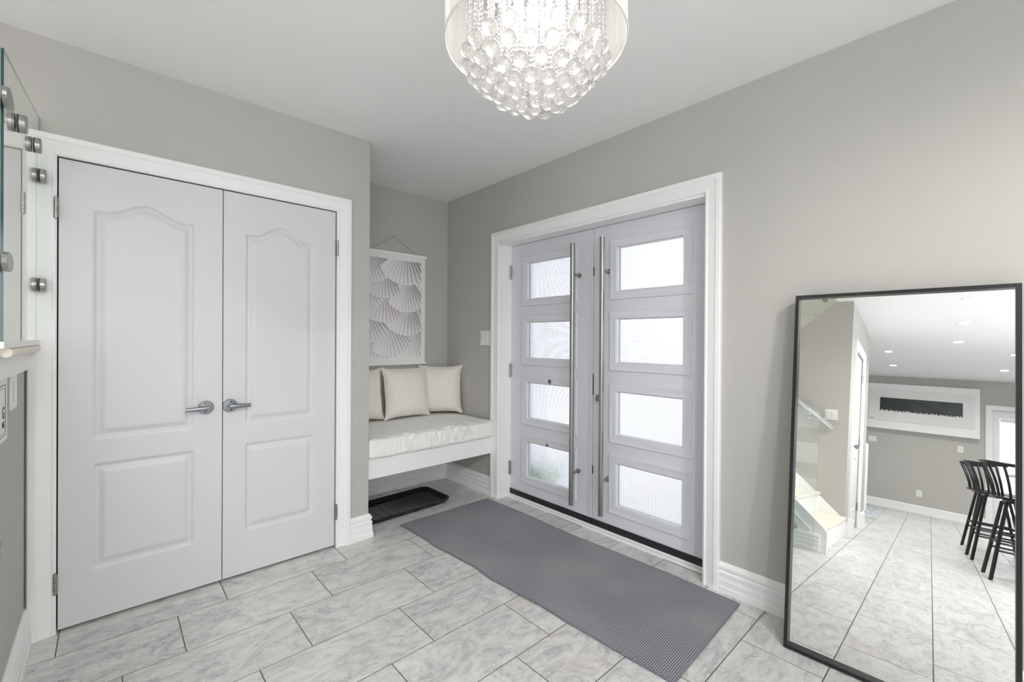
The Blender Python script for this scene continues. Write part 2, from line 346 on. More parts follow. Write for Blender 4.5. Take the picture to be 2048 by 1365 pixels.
struct('wall_alcove', bx(XC-0.1, XB+0.1, YC, YC+0.1, 0, H), M['wall'], 'shaded greige back wall of the bench alcove', 'wall')
DY0, DY1, DZ = 0.985, 2.628, 2.015
struct('wall_right', bx((XB, XB+0.16, DY1, YC, 0, H), (XB, XB+0.16, YR, DY0, 0, H), (XB, XB+0.16, DY0, DY1, DZ, H)), M['wall'], 'pale greige wall holding the entry doors and mirror', 'wall')
struct('wall_front', bx((XF-0.1, -3.1, YR-0.1, YR, 0, H), (0.3, XB+0.1, YR-0.1, YR, 0, H), (-3.1, 0.3, YR-0.1, YR, 0, 0.6), (-3.1, 0.3, YR-0.1, YR, 2.3, H)), M['wall'], 'greige wall behind the camera with a wide window added for light', 'wall')  # window opening is added to let the fill lamp in
PY0, PY1 = -1.78, -0.62
struct('wall_rear', bx((XF-0.1, XF, PY1, YA+0.1, 0, H), (XF-0.1, XF, YR, PY0, 0, H), (XF-0.1, XF, PY0, PY1, 1.99, H)), M['wall'], 'greige wall with the long fireplace, seen in the mirror', 'wall')
# wall between the hall and the stair, with sloping top under the upper flight
struct('wall_stair', pr([(XW, YW, 0), (XW, YA, 0), (XW, YA, 1.24), (XW, 2.30, 1.24), (XW, 0.93, H), (XW, YW, H)], (-0.1, 0, 0)), M['wall'], 'greige wall beside the staircase, seen in the mirror', 'wall')
UD0, UD1 = -2.62, -1.84
struct('wall_hall', bx((UD1, XW-0.1, YW, YW+0.1, 0, H), (-3.35, UD0, YW, YW+0.1, 0, H), (UD0, UD1, YW, YW+0.1, 2.03, H)), M['wall'], 'narrow greige wall around the under-stair door', 'wall')
struct('wall_hall_end', bx(-3.35, -3.25, YW+0.1, YA, 0, H), M['wall'], 'greige wall end beyond the under-stair door', 'wall')
struct('wall_hall_left', bx(XF, -3.35, YA, YA+0.1, 0, H), M['wall'], 'greige side wall at the far left of the mirrored room', 'wall')
struct('wall_stairwell', bx((-2.65, -2.55, 0.93, YA, H-0.1, 4.5), (-2.65, XS-0.05, 0.83, 0.93, H+0.15, 4.5), (XS-0.15, XS-0.05, 0.93, YA+0.1, H+0.15, 4.5), (-2.65, XS+0.05, 0.83, YA+0.1, 4.5, 4.6)), M['wall'], 'pale upper walls of the stairwell', 'wall')
struct('wall_landing', bx(XS-0.1, XS, 1.921, YA, 0, 1.165), M['wall'], 'low pale grey wall under the stair landing', 'wall')

# ------------------------------------------------------------------ mouldings
CAS = [(0.0, 0), (0.0, 0.012), (0.006, 0.016), (0.012, 0.016), (0.016, 0.012), (0.022, 0.013), (0.045, 0.019), (0.056, 0.021), (0.060, 0.026), (0.080, 0.026), (0.084, 0.022), (0.084, 0)]
BASE = [(0, 0), (0.024, 0), (0.024, 0.028), (0.020, 0.034), (0.020, 0.062), (0.017, 0.066), (0.019, 0.070), (0.017, 0.074), (0.019, 0.098), (0.012, 0.106), (0.017, 0.116), (0.017, 0.128), (0.010, 0.140), (0.004, 0.146), (0, 0.146)]
def casing(name, pts, nrm, side, label, prof=CAS):
    return struct(name, sw(pts, prof, nrm, side=side), M['trim'], label, 'trim', smooth=25)
def baseboard(name, pts, label, side, k=1.0):
    pf = [(b*k, a) if False else (a, b*k) for a, b in BASE]
    return struct(name, sw(pts, pf, (0, 0, 1), side=side), M['trim'], label, 'baseboard', smooth=25)
casing('trim_1', [(-0.160, YA, 0), (-0.160, YA, 2.010), (1.006, YA, 2.010), (1.006, YA, 0)], (0, -1, 0), 1, 'white moulded casing around the double closet doors')
casing('trim_2', [(XB, 2.626, 0), (XB, 2.626, 2.010), (XB, 1.006, 2.010), (XB, 1.006, 0)], (-1, 0, 0), 1, 'white moulded casing around the double entry doors')
bb = sw([(1.09, YA, 0), (XC, YA, 0), (XC, YC, 0), (XB, YC, 0), (XB, 2.711, 0)], BASE, (0, 0, 1), side=-1)
struct('baseboard_left', bb, M['trim'], 'tall white stepped baseboard from the closet corner round the alcove', 'baseboard', smooth=25)
baseboard('baseboard_right', [(XB, 0.921, 0), (XB, YR, 0)], 'tall white stepped baseboard running behind the leaning mirror', -1)
baseboard('baseboard_stair', [(XS, 0.80, 0), (XS, YA, 0)], 'white baseboard on the low landing wall at far left', -1)
baseboard('baseboard_rear', [(XF, PY1+0.085, 0), (XF, YA, 0)], 'white baseboard below the fireplace, in the mirror', -1, 1.0)

# ------------------------------------------------------------------ closet doors
def sst(a, b, x):
    t = np.clip((x-a)/(b-a), 0, 1); return t*t*(3-2*t)
def panel_depth(X, Z, P):
    x0, x1, z0, z1, rise = P; xc = (x0+x1)/2; hw = (x1-x0)/2
    t = np.abs(X-xc)/hw; top = z1 + rise*(0.5+0.5*np.cos(np.pi*np.clip(t/0.78, 0, 1)))
    slope = np.where(t < 0.78, rise*0.5*np.pi/0.78/hw*np.sin(np.pi*np.clip(t/0.78, 0, 1)), 0)
    d = np.minimum(np.minimum(X-x0, x1-X), np.minimum(Z-z0, (top-Z)/np.sqrt(1+slope**2)))
    return -0.0125*sst(0, 0.011, d) + 0.0115*sst(0.014, 0.042, d)
def panel_door(name, x0, x1, z0, z1, yf, panels, parent=None, label=None, thick=0.035, step=0.0055):
    nx = int((x1-x0)/step); nz = int((z1-z0)/step); X = np.linspace(x0, x1, nx+1); Z = np.linspace(z0, z1, nz+1)
    XX, ZZ = np.meshgrid(X, Z); D = sum(panel_depth(XX, ZZ, p) for p in panels)
    V = np.stack([XX, yf-D, ZZ], -1).reshape(-1, 3); idx = np.arange((nx+1)*(nz+1)).reshape(nz+1, nx+1)
    F = np.stack([idx[:-1, :-1], idx[:-1, 1:], idx[1:, 1:], idx[1:, :-1]], -1).reshape(-1, 4)
    b = len(V); V = np.vstack([V, [(x0, yf+thick, z0), (x1, yf+thick, z0), (x1, yf+thick, z1), (x0, yf+thick, z1)]])
    extra = [list(idx[0, ::-1])+[b, b+1], list(idx[:, 0])+[b+3, b], list(idx[-1, :])+[b+2, b+3], list(idx[::-1, -1])+[b+1, b+2], [b+3, b+2, b+1, b]]
    return V, [list(map(int, f)) for f in F]+[list(map(int, f)) for f in extra]
def mesh_obj(name, V, F, m, parent=None, smooth=True, off=(0, 0, 0)):
    me = bpy.data.meshes.new(name); me.from_pydata([tuple(Vector(v)-Vector(off)) for v in V], [], F); me.materials.append(m)
    if smooth: me.shade_smooth(); me.set_sharp_from_angle(angle=R(50))
    return link(bpy.data.objects.new(name, me), parent)
def m_emboss():
    t = NT('embossed_door_paint'); t.b.inputs['Base Color'].default_value = (*s2l((229, 229, 231)), 1); t.b.inputs['Roughness'].default_value = 0.42
    tc = t.add('ShaderNodeTexCoord'); mp = t.add('ShaderNodeMapping'); mp.inputs['Scale'].default_value = (160, 160, 5); t.k(tc.outputs['Object'], mp.inputs[0])
    nz = t.add('ShaderNodeTexNoise', i_Scale=1.0, i_Detail=3.0); t.k(mp.outputs[0], nz.inputs['Vector'])
    t.k(t.ramp(nz.outputs[0], [(0.3, s2l((219, 219, 220))), (0.7, s2l((219, 219, 220)))]), t.b.inputs['Base Color'])
    t.bump(nz.outputs[0], 0.003, 0.0004); return t.m
M['emboss'] = m_emboss()
def lever(parent, x, z, yf, d):
    """round rose with a tapered lever pointing along d (+1/-1 in X)"""
    h = obj('door_handle', bmesh.new(), M['satin'], parent)
    bm = bmesh.new(); o = rootloc(parent)
    lathe(bm, (x, yf, z), (0, -1, 0), [(0, 0.033), (0.006, 0.033), (0.010, 0.030), (0.011, 0.013), (0.030, 0.012), (0.046, 0.0125), (0.050, 0.010)], 32)
    tube(bm, [(x-0.006*d, yf-0.040, z), (x+0.015*d, yf-0.042, z), (x+0.05*d, yf-0.041, z-0.001), (x+0.086*d, yf-0.039, z-0.002)], [0.0125, 0.0125, 0.0105, 0.0090], 14)
    bmesh.ops.translate(bm, verts=bm.verts, vec=-o); bmesh.ops.recalc_face_normals(bm, faces=bm.faces)
    bm.to_mesh(h.data); bm.free(); h.data.materials.clear(); h.data.materials.append(M['satin'])
    for p in h.data.polygons: p.use_smooth = True
    h.data.set_sharp_from_angle(angle=R(35))
    s = bmesh.new()
    for dz in (0.021, -0.021): lathe(s, (x+0.004*d, yf-0.0095, z+dz), (0, -1, 0), [(0, 0.0042), (0.0018, 0.0036)], 12)
    obj('screw', s, M['dark'], h, smooth=40)
    return h
def butt_hinge(parent, x, z, y, ax='y', h=0.085, mt='steel'):
    bm = bmesh.new(); n = 5
    for i in range(n):
        a = z-h/2+h*i/n; cyl(bm, (x, y, a+0.0008), (x, y, a+h/n-0.0008), 0.0075, n=14)
    cyl(bm, (x, y, z-h/2-0.004), (x, y, z+h/2+0.004), 0.0045, n=12)
    if ax == 'y': box(bm, x-0.002, x+0.002, y+0.002, y+0.016, z-h/2, z+h/2)
    else: box(bm, x+0.002, x+0.005, y-0.002, y+0.010, z-h/2, z+h/2)
    return obj('hinge', bm, M[mt], parent, smooth=35)
YD = YA-0.004
for nm, x0, x1, pan, hx, hd, hgx, lab in (
    ('door_1', -0.1555, 0.4285, (-0.049, 0.311, 0.805, 1.807, 0.052), 0.360, -1, -0.163, 'left white closet door with arched panel, lever pointing left'),
    ('door_2', 0.4325, 0.9985, (0.532, 0.879, 0.803, 1.797, 0.062), 0.462, 1, 1.005, 'right white closet door with arched panel, lever pointing right')):
    r = thing(nm, lab, 'door', ((x0+x1)/2, YD, 0.012), kind='structure')
    V, F = panel_door(nm, x0, x1, 0.014, 2.004, YD, [pan, (pan[0], pan[1], 0.235, 0.694, 0.0)])
    mesh_obj('door_leaf', V, F, M['emboss'], r, True, r.location)
    lever(r, hx, 0.903, YD, hd)
    for z in (1.791, 0.215): butt_hinge(r, hgx, z, YA-0.0165)
struct('closet_shade_sheet', bx((-0.160, 1.004, YA+0.045, YA+0.06, 0, 2.012)), M['dark'], 'dark sheet standing in for shade behind the closed closet doors', 'trim')  # dark colour stands in for the shade in the door gaps

# ------------------------------------------------------------------ entry doors
XD = 2.385
GZ = [(1.562, 1.841), (1.108, 1.385), (0.646, 0.922), (0.192, 0.466)]
def entry_leaf(nm, y0, y1, gy0, gy1, lab):
    r = thing(nm, lab, 'door', (XD, (y0+y1)/2, 0.02), kind='structure')
    zs = sorted([0.062]+[z for g in GZ for z in g]+[1.993]); q = [(XD, XD+0.045, y0, gy0, 0.062, 1.993), (XD, XD+0.045, gy1, y1, 0.062, 1.993)]
    for i in range(0, len(zs), 2): q.append((XD, XD+0.045, gy0, gy1, zs[i], zs[i+1]))
    obj('door_leaf', bx(*q), M['entry'], r)
    pf = [(0, -0.008), (0, 0.004), (0.004, 0.008), (0.012, 0.0085), (0.044, 0.0085), (0.046, 0.0095), (0.049, 0.0095), (0.051, 0.008), (0.053, 0), (0.053, -0.008)]
    for z0, z1 in GZ[::-1]:
        f = obj('window_frame', sw([(XD, gy0, z0), (XD, gy0, z1), (XD, gy1, z1), (XD, gy1, z0)], pf, (-1, 0, 0), closed=True, side=-1), M['entry'], r, smooth=30)
        obj('glass_pane', bx(XD+0.020, XD+0.024, gy0-0.004, gy1+0.004, z0-0.004, z1+0.004), M['doorglass'], f, label='cross-ribbed textured glass pane')
        obj('glazing_bead', sw([(XD+0.012, gy0+0.006, z0+0.006), (XD+0.012, gy0+0.006, z1-0.006), (XD+0.012, gy1-0.006, z1-0.006), (XD+0.012, gy1-0.006, z0+0.006)], [(0, 0), (0, 0.006), (0.008, 0.012), (0.008, 0)], (-1, 0, 0), closed=True, side=-1), M['trim'], f, label='bright white glazing bead')
    obj('door_sweep', bx(XD-0.006, XD+0.05, y0, y1, 0.022, 0.062), M['sweep'], r, label='black rubber door sweep')
    return r
rL = entry_leaf('door_3', 1.803, 2.616, 1.992, 2.432, 'left entry door leaf with four glass panes and hinges')
rR = entry_leaf('door_4', 0.992, 1.799, 1.180, 1.618, 'right entry door leaf with four glass panes and a lock')
def pull(parent, y):
    X = 2.305
    h = obj('pull_bar', cy((X, y, 0.135), (X, y, 1.905), 0.0155, n=24), M['steel'], parent, smooth=40, label='floor-to-head brushed steel pull bar')
    for z in (0.352, 1.693):
        bm = bmesh.new(); cyl(bm, (X, y, z), (XD, y, z), 0.0085, n=16); lathe(bm, (XD, y, z), (-1, 0, 0), [(0, 0.0165), (0.006, 0.0165), (0.008, 0.013)], 20)
        obj('standoff', bm, M['steel'], h, smooth=35)
pull(rL, 1.920); pull(rR, 1.678)
bm = bmesh.new(); lathe(bm, (XD, 1.757, 0.868), (-1, 0, 0), [(0, 0.0235), (0.005, 0.0235), (0.012, 0.019), (0.014, 0.012)], 28); box(bm, XD-0.030, XD-0.012, 1.754, 1.760, 0.852, 0.884)
obj('thumb_turn_lock', bm, M['steel'], rR, smooth=35)
for z in (1.786, 1.004, 0.226): butt_hinge(rL, XD-0.012, z, 2.6150, 'x', 0.105)
for z0, z1 in ((1.679, 1.736), (0.886, 1.026), (0.359, 0.415)):
    obj('strike_plate', bx(XD-0.0015, XD+0.02, 1.7975, 1.8045, z0, z1), M['dark'], rL)
obj('meeting_strip', bx(XD-0.006, XD, 1.805, 1.828, 0.064, 1.990), M['entry'], rL, bevel=0.002)
for y, z, rr in ((2.187, 0.948, 0.017), (2.210, 0.481, 0.013)):
    bm = bmesh.new(); lathe(bm, (XD-0.0085, y, z-0.004), (-1, 0, 0), [(0, rr), (0.002, rr), (0.004, rr*0.8)], 24)
    obj('grey_disc', bm, M['satin'], rL, smooth=40)  # plain grey discs on the frames above the lower panes
# jamb lining and threshold
jb = bx((XB-0.002, 2.44, 2.617, DY1, 0, DZ), (XB-0.002, 2.44, DY0, 0.991, 0, DZ), (XB-0.002, 2.44, DY0, DY1, 1.996, DZ))
box(jb, XD+0.048, 2.44, 2.602, 2.618, 0, 2.0); box(jb, XD+0.048, 2.44, 0.991, 1.005, 0, 2.0); box(jb, XD+0.048, 2.44, 0.991, 2.617, 1.982, 1.997)
struct('trim_4', jb, M['trim'], 'white jamb lining set in around the entry doors', 'trim')
th = bx((2.345, 2.46, 0.992, 2.616, -0.002, 0.014), (2.372, 2.43, 0.992, 2.616, 0.014, 0.021))
struct('trim_5', th, M['trim'], 'low white threshold sill under the entry doors', 'trim', bevel=0.003)

# ------------------------------------------------------------------ outside the entry doors
struct('driveway', bx(2.46, 30, -14, 18, -0.25, -0.12), M['asphalt'], 'bright concrete outside the entry doors', 'driveway')
struct('porch_roof', bx(2.46, 3.5, 0.2, 3.6, 2.25, 2.4), M['siding'], 'porch roof edge seen through the top panes', 'roof')
po = thing('porch_post', 'pale porch post blurred behind the left door glass', 'post', (3.42, 3.35, -0.12))
obj('shaft', bx(3.33, 3.51, 3.26, 3.44, -0.02, 2.25), M['siding'], po, bevel=0.01); obj('post_base', bx(3.29, 3.55, 3.22, 3.48, -0.12, -0.02), M['siding'], po, bevel=0.01)
def blob(name, c, s, m, label, cat, n=26, amp=0.25):
    bm = bmesh.new(); bmesh.ops.create_icosphere(bm, subdivisions=5, radius=1)
    for v in bm.verts:
        k = 1+amp*noise.noise(v.co*3.1)+amp*0.6*noise.noise(v.co*9)+amp*0.5*noise.noise(v.co*23)
        v.co = Vector((v.co.x*s[0]*k, v.co.y*s[1]*k, max(-0.98, v.co.z*k)*s[2]))
    bmesh.ops.translate(bm, verts=bm.verts, vec=c); return tag(obj(name, bm, m, smooth=True), label, cat)
blob('shrub', (3.05, 2.93, -0.03), (0.13, 0.20, 0.10), M['leaf'], 'small green shrub blurred behind the lowest left pane', 'shrub')
ho = thing('house', 'pale house across the driveway, blurred behind the left door glass', 'house', (15, 19, -0.12))
obj('house_wall', bx(11.0, 17.0, 12.5, 17.5, -0.12, 5.2), M['siding'], ho); obj('roof', pr([(10.7, 12.2, 5.2), (17.3, 12.2, 5.2), (14, 12.2, 7)], (0, 5.6, 0)), M['sweep'], ho)
for y in (13.4, 15.4): obj('window', bx(10.96, 11.0, y, y+1.0, 1.2, 2.5), M['sweep'], ho)

# ------------------------------------------------------------------ bench, cushion, pillows
bn = thing('alcove_bench', 'white built-in bench board spanning the alcove', 'bench', (1.74, 3.0, 0.345))
obj('front_board', bx(XC, XB, 2.700, 2.722, 0.345, 0.468), M['trim'], bn, bevel=0.0015)
obj('seat_board', bx(XC, XB, 2.700, YC, 0.468, 0.486), M['trim'], bn, bevel=0.0015)
def soft_box(x0, x1, y0, y1, z0, z1, r=0.02, nx=180, ny=90, nz=20, wr=0.013):
    """rounded box with ripples gathered towards the front edge"""
    bm = bmesh.new(); cx, cy_, cz = (x0+x1)/2, (y0+y1)/2, (z0+z1)/2; hx, hy, hz = (x1-x0)/2, (y1-y0)/2, (z1-z0)/2
    cache = {}
    def vert(a, b, c):
        key = (round(a, 5), round(b, 5), round(c, 5))
        if key in cache: return cache[key]
        p = Vector((a*hx, b*hy, c*hz)); q = Vector((max(-hx+r, min(hx-r, p.x)), max(-hy+r, min(hy-r, p.y)), max(-hz+r, min(hz-r, p.z))))
        d = p-q
        if d.length > 1e-9: p = q+d.normalized()*r
        wx = p.x+cx; f = math.exp(-((b+1)/0.9)**2)
        n1 = noise.noise(Vector((wx*16+p.z*5, p.y*3.0, 0.3)))+0.5*noise.noise(Vector((wx*34, p.y*5, 2.1)))
        if c > 0.9: p.z += wr*n1*f*1.1+0.006*noise.noise(Vector((wx*3, p.y*4, 5)))+0.008*(1-a**4)*(1-b**4)
        if b < -0.9: p.y -= wr*1.6*(noise.noise(Vector((wx*20+p.z*14, p.z*9, 4)))+0.4*noise.noise(Vector((wx*46, p.z*12, 7))))*math.exp(-((a-0.05)/0.75)**4)
        v = bm.verts.new((p.x+cx, p.y+cy_, p.z+cz)); cache[key] = v; return v
    def ax(n): return [-1+2*i/n for i in range(n+1)]
    X, Y, Z = ax(nx), ax(ny), ax(nz)
    def grid(A, B, fn):
        for i in range(len(A)-1):
            for j in range(len(B)-1): bm.faces.new([fn(A[i], B[j]), fn(A[i+1], B[j]), fn(A[i+1], B[j+1]), fn(A[i], B[j+1])])
    grid(X, Y, lambda a, b: vert(a, b, 1)); grid(X, Y, lambda a, b: vert(a, b, -1))
    grid(X, Z, lambda a, c: vert(a, -1, c)); grid(X, Z, lambda a, c: vert(a, 1, c))
    grid(Y, Z, lambda b, c: vert(-1, b, c)); grid(Y, Z, lambda b, c: vert(1, b, c))
    return bm
cu = thing('bench_cushion', 'long white box cushion laid on the alcove bench', 'cushion', (1.73, 3.0, 0.487))
sc = obj('cushion_body', soft_box(1.218, 2.240, 2.662, 3.35, 0.487, 0.606, 0.014), M['cushion'], cu, smooth=True)
def edge_line(z, dy): return [(1.222+(2.236-1.222)*i/60, 2.664+dy+0.0015*math.sin(i*1.3), z+0.002*math.sin(i*0.55)) for i in range(61)]
for z, dy in ((0.603, -0.001), (0.4925, -0.001)):
    pts = [(1.221, 3.34, z)]+edge_line(z, dy)+[(2.2385, 2.70, z), (2.2385, 3.34, z)]
    obj('piping', tb(pts, 0.0042, 8), M['piping'], cu, smooth=True)
def pillow(name, label, cxy, w_, h_, rz, lean, th=0.165, seed=0):
    """local: X width, Z height, Y thickness; base at the origin"""
    r = thing(name, label, 'pillow', (cxy[0], cxy[1], 0.621), (R(lean), 0, R(rz)), 'cream pillows on the bench')
    n = 40; bm = bmesh.new(); G = {}
    def P(u, v, s):
        e = (1-abs(u)**2.6)*(1-abs(v)**2.6); ed = max(abs(u), abs(v))
        pin = 1-0.115*(1-v**4)*abs(u)**3; pin2 = 1-0.10*(1-u**4)*abs(v)**3
        x = u*w_/2*pin; z = v*h_/2*pin2+h_/2
        t = th/2*max(e, 0)**0.55
        wn = noise.noise(Vector((u*3+seed*9, v*3, s)))*0.006+noise.noise(Vector((u*8+seed*5, v*8, s*3)))*0.003
        if ed > 0.999: t = 0; wn = 0
        return Vector((x+0.003*noise.noise(Vector((v*6, seed, 1))), s*(t+wn*min(1, t*30)), z+0.004*noise.noise(Vector((u*5, seed, 2)))))
    for s in (-1, 1):
        for i in range(n+1):
            for j in range(n+1):
                u, v = math.sin(math.pi/2*(-1+2*i/n)), math.sin(math.pi/2*(-1+2*j/n))
                if s == 1 and (i in (0, n) or j in (0, n)): G[(s, i, j)] = G[(-1, i, j)]
                else: G[(s, i, j)] = bm.verts.new(P(u, v, s))
        for i in range(n):
            for j in range(n): bm.faces.new([G[(s, i, j)], G[(s, i+1, j)], G[(s, i+1, j+1)], G[(s, i, j+1)]])
    loop = [(i, 0) for i in range(n)]+[(n, j) for j in range(n)]+[(n-i, n) for i in range(n)]+[(0, n-j) for j in range(n)]
    pts = [G[(-1, a, b)].co.copy() for a, b in loop]
    obj('pillow_body', bm, M['pillow'], r, world=False, smooth=True)
    keep = [pts[0]]
    for p in pts[1:]:
        if (p-keep[-1]).length > 0.004: keep.append(p)
    obj('piping', tb(keep, 0.0042, 8, closed=True), M['piping'], r, world=False, smooth=True)
    return r
pillow('pillow', 'leftmost of three cream pillows, half hidden by the closet corner', (1.398, 3.205), 0.385, 0.405, 0, -9, seed=1)
pillow('pillow', 'middle cream pillow of three on the alcove bench', (1.770, 3.160), 0.405, 0.410, 0, -9, seed=2)
pillow('pillow', 'right cream pillow turned into the corner beside the entry door', (2.088, 3.185), 0.375, 0.412, -34, -7, seed=3)

# ------------------------------------------------------------------ boot tray
def rrect(x0, x1, y0, y1, r, z, n=8):
    out = []
    for cx, cy_, a0 in ((x1-r, y1-r, 0), (x0+r, y1-r, 90), (x0+r, y0+r, 180), (x1-r, y0+r, 270)):
        for i in range(n+1):
            a = R(a0+90*i/n); out.append(Vector((cx+r*math.cos(a), cy_+r*math.sin(a), z)))
    return out
bm = bmesh.new(); loops = []
for ins, z, rr in ((0.022, 0.0005, 0.05), (0.004, 0.026, 0.062), (0.0, 0.031, 0.065), (0.004, 0.034, 0.062), (0.012, 0.033, 0.055), (0.030, 0.008, 0.04), (0.036, 0.006, 0.035)):
    loops.append([bm.verts.new(p) for p in rrect(-0.345+ins, 0.345-ins, -0.19+ins, 0.19-ins, rr, z)])
for a, b in zip(loops, loops[1:]):
    for i in range(len(a)): bm.faces.new((a[i], a[(i+1) % len(a)], b[(i+1) % len(a)], b[i]))
bm.faces.new(loops[0][::-1]); bm.faces.new(loops[-1])
for i in range(9): box(bm, -0.27+0.065*i, -0.267+0.065*i, -0.12, 0.12, 0.005, 0.0068)
ty = obj('boot_tray', bm, mat('black_tray_plastic', (14, 15, 19), 0.13, noise_amt=0.2), smooth=30)
ty.location = (1.608, 2.985, 0); ty.rotation_euler = (0, 0, R(1.5)); tag(ty, 'glossy black boot tray on the floor beneath the bench', 'tray')

# ------------------------------------------------------------------ rug
def rug():
    c = [Vector((1.445, 2.672)), Vector((2.188, 2.669)), Vector((2.204, 0.806)), Vector((1.515, 0.776))]   # TL TR BR BL
    nu, nv = 60, 150; bm = bmesh.new(); uvl = bm.loops.layers.uv.new('UVMap'); G = []; UV = {}
    def P(u, v):
        a = c[0].lerp(c[1], u); b = c[3].lerp(c[2], u); p = a.lerp(b, v)
        p.x += (0.006*math.sin(v*21)+0.003*math.sin(v*47+1))*(1-u)**2*math.sin(math.pi*min(v*1.3, 1))
        p.x += 0.010*math.sin(v*9+0.5)*u*u*math.sin(math.pi*v)
        z = 0.0065+0.0035*max(0, noise.noise(Vector((u*3, v*9, 0)))) + 0.004*max(0, math.sin(v*21))*(1-u)**4
        return Vector((p.x, p.y, z))
    for j in range(nv+1):
        row = []
        for i in range(nu+1):
            vv = bm.verts.new(P(i/nu, j/nv)); UV[vv] = (i/nu*0.72, j/nv*1.88); row.append(vv)
        G.append(row)
    for j in range(nv):
        for i in range(nu): bm.faces.new((G[j][i], G[j+1][i], G[j+1][i+1], G[j][i+1]))
    edge = [G[j][0] for j in range(nv+1)]+[G[nv][i] for i in range(1, nu+1)]+[G[nv-j][nu] for j in range(1, nv+1)]+[G[0][nu-i] for i in range(1, nu)]
    pts = [v.co.copy() for v in edge]; low = [bm.verts.new((v.co.x, v.co.y, 0.0005)) for v in edge]
    for v, l in zip(edge, low): UV[l] = UV[v]
    for i in range(len(edge)):
        k = (i+1) % len(edge); bm.faces.new((edge[i], low[i], low[k], edge[k]))
    for f in bm.faces:
        for lp in f.loops: lp[uvl].uv = UV[lp.vert]
    return bm, pts
bm, ept = rug()
rg = thing('door_mat', 'long charcoal woven runner mat in front of the entry doors', 'mat', (1.84, 1.73, 0))
obj('mat_body', bm, M['rug'], rg, smooth=60)
obj('edge_binding', tb([(p.x, p.y, max(0.004, p.z-0.002)) for p in ept], 0.0042, 8, closed=True), M['rugedge'], rg, smooth=True)

# ------------------------------------------------------------------ switches, sockets
def plate(name, label, cat, c, nrm, wd, ht, kind='rocker', n=1, grp=None):
    """wall plate centred at c on a wall facing nrm; built flat in local XZ, facing -Y"""
    a = math.atan2(nrm[1], nrm[0])+math.pi/2
    r = thing(name, label, cat, c, (0, 0, a), grp)
    obj('cover_plate', bx(-wd/2, wd/2, -0.006, 0, -ht/2, ht/2), M['plastic'], r, world=False, bevel=0.002)
    for i in range(n):
        x = (i-(n-1)/2)*0.046
        if kind == 'rocker':
            k = obj('rocker', bx(x-0.0165, x+0.0165, -0.010, -0.004, -0.033, 0.033), M['plastic'], r, world=False, bevel=0.0015)
            obj('rocker_gap', sw([(x-0.0165, -0.006, -0.033), (x-0.0165, -0.006, 0.033), (x+0.0165, -0.006, 0.033), (x+0.0165, -0.006, -0.033)], [(0, 0), (0, 0.0006), (0.0015, 0.0006), (0.0015, 0)], (0, -1, 0), closed=True, side=-1), M['cord'], r, world=False)
        else:
            for z in (-0.02, 0.02):
                s = bmesh.new()
                box(s, x-0.016, x+0.016, -0.008, -0.004, z-0.014, z+0.014)
                k = obj('socket', s, M['plastic'], r, world=False, bevel=0.003)
                s = bmesh.new(); box(s, x-0.008, x-0.006, -0.0085, -0.0075, z-0.004, z+0.005); box(s, x+0.005, x+0.007, -0.0085, -0.0075, z-0.004, z+0.005)
                obj('slot', s, M['dark'], k, world=False)
    return r
plate('light_switch', 'double white switch plate left of the entry door casing', 'light switch', (XB, 2.780, 1.262), (-1, 0), 0.165, 0.120, n=3)
plate('light_switch', 'narrow white switch plate under the stair rail at far left', 'light switch', (XS, 2.325, 1.056), (1, 0), 0.130, 0.118, n=1)
plate('light_switch', 'white double switch on the stair wall, seen in the mirror', 'light switch', (XW, 0.935, 1.225), (1, 0), 0.115, 0.115, n=2)
plate('light_switch', 'white switch plate below the left end of the fireplace', 'light switch', (XF, 0.975, 1.245), (1, 0), 0.125, 0.105, n=2)
plate('wall_socket', 'white plate below the right end of the fireplace', 'wall socket', (XF, -0.235, 1.25), (1, 0), 0.075, 0.115, 'socket')
plate('wall_socket', 'low white socket above the baseboard under the fireplace', 'wall socket', (XF, 0.29, 0.36), (1, 0), 0.085, 0.115, 'socket')

# ------------------------------------------------------------------ paper sign on the landing wall
sg = thing('paper_sign', 'white paper sign with black border at the far left edge', 'sign', (XS+0.001, 2.07, 1.035))
obj('sheet', bx(XS+0.001, XS+0.003, 1.95, 2.204, 0.915, 1.115), M['paper'], sg)
bd = sw([(XS+0.003, 1.975, 0.934), (XS+0.003, 1.975, 1.093), (XS+0.003, 2.172, 1.093), (XS+0.003, 2.172, 0.934)], [(0, 0), (0, 0.0005), (0.0022, 0.0005), (0.0022, 0)], (1, 0, 0), closed=True)
sweep(bd, [(XS+0.003, 1.984, 0.943), (XS+0.003, 1.984, 1.084), (XS+0.003, 2.163, 1.084), (XS+0.003, 2.163, 0.943)], [(0, 0), (0, 0.0005), (0.001, 0.0005), (0.001, 0)], (1, 0, 0), closed=True)
obj('border', bd, M['ink'], sg)
def text(s, size, loc, rot, m, parent, name='lettering', ext=0.0004):
    c = bpy.data.curves.new(name, 'FONT'); c.body = s; c.size = size; c.extrude = ext; c.offset = size*0.02; c.align_x = 'RIGHT'
    o = bpy.data.objects.new(name, c); C.objects.link(o)
    dg = bpy.context.evaluated_depsgraph_get(); me = bpy.data.meshes.new_from_object(o.evaluated_get(dg)); bpy.data.objects.remove(o)
    me.materials.clear(); me.materials.append(m); q = bpy.data.objects.new(name, me); C.objects.link(q); q.parent = parent
    q.location = Vector(loc)-rootloc(parent); q.rotation_euler = rot; return q
text('G', 0.054, (XS+0.0032, 2.150, 0.988), (R(90), 0, R(90)), M['ink'], sg)
text('NG', 0.028, (XS+0.0032, 2.150, 0.959), (R(90), 0, R(90)), M['ink'], sg)

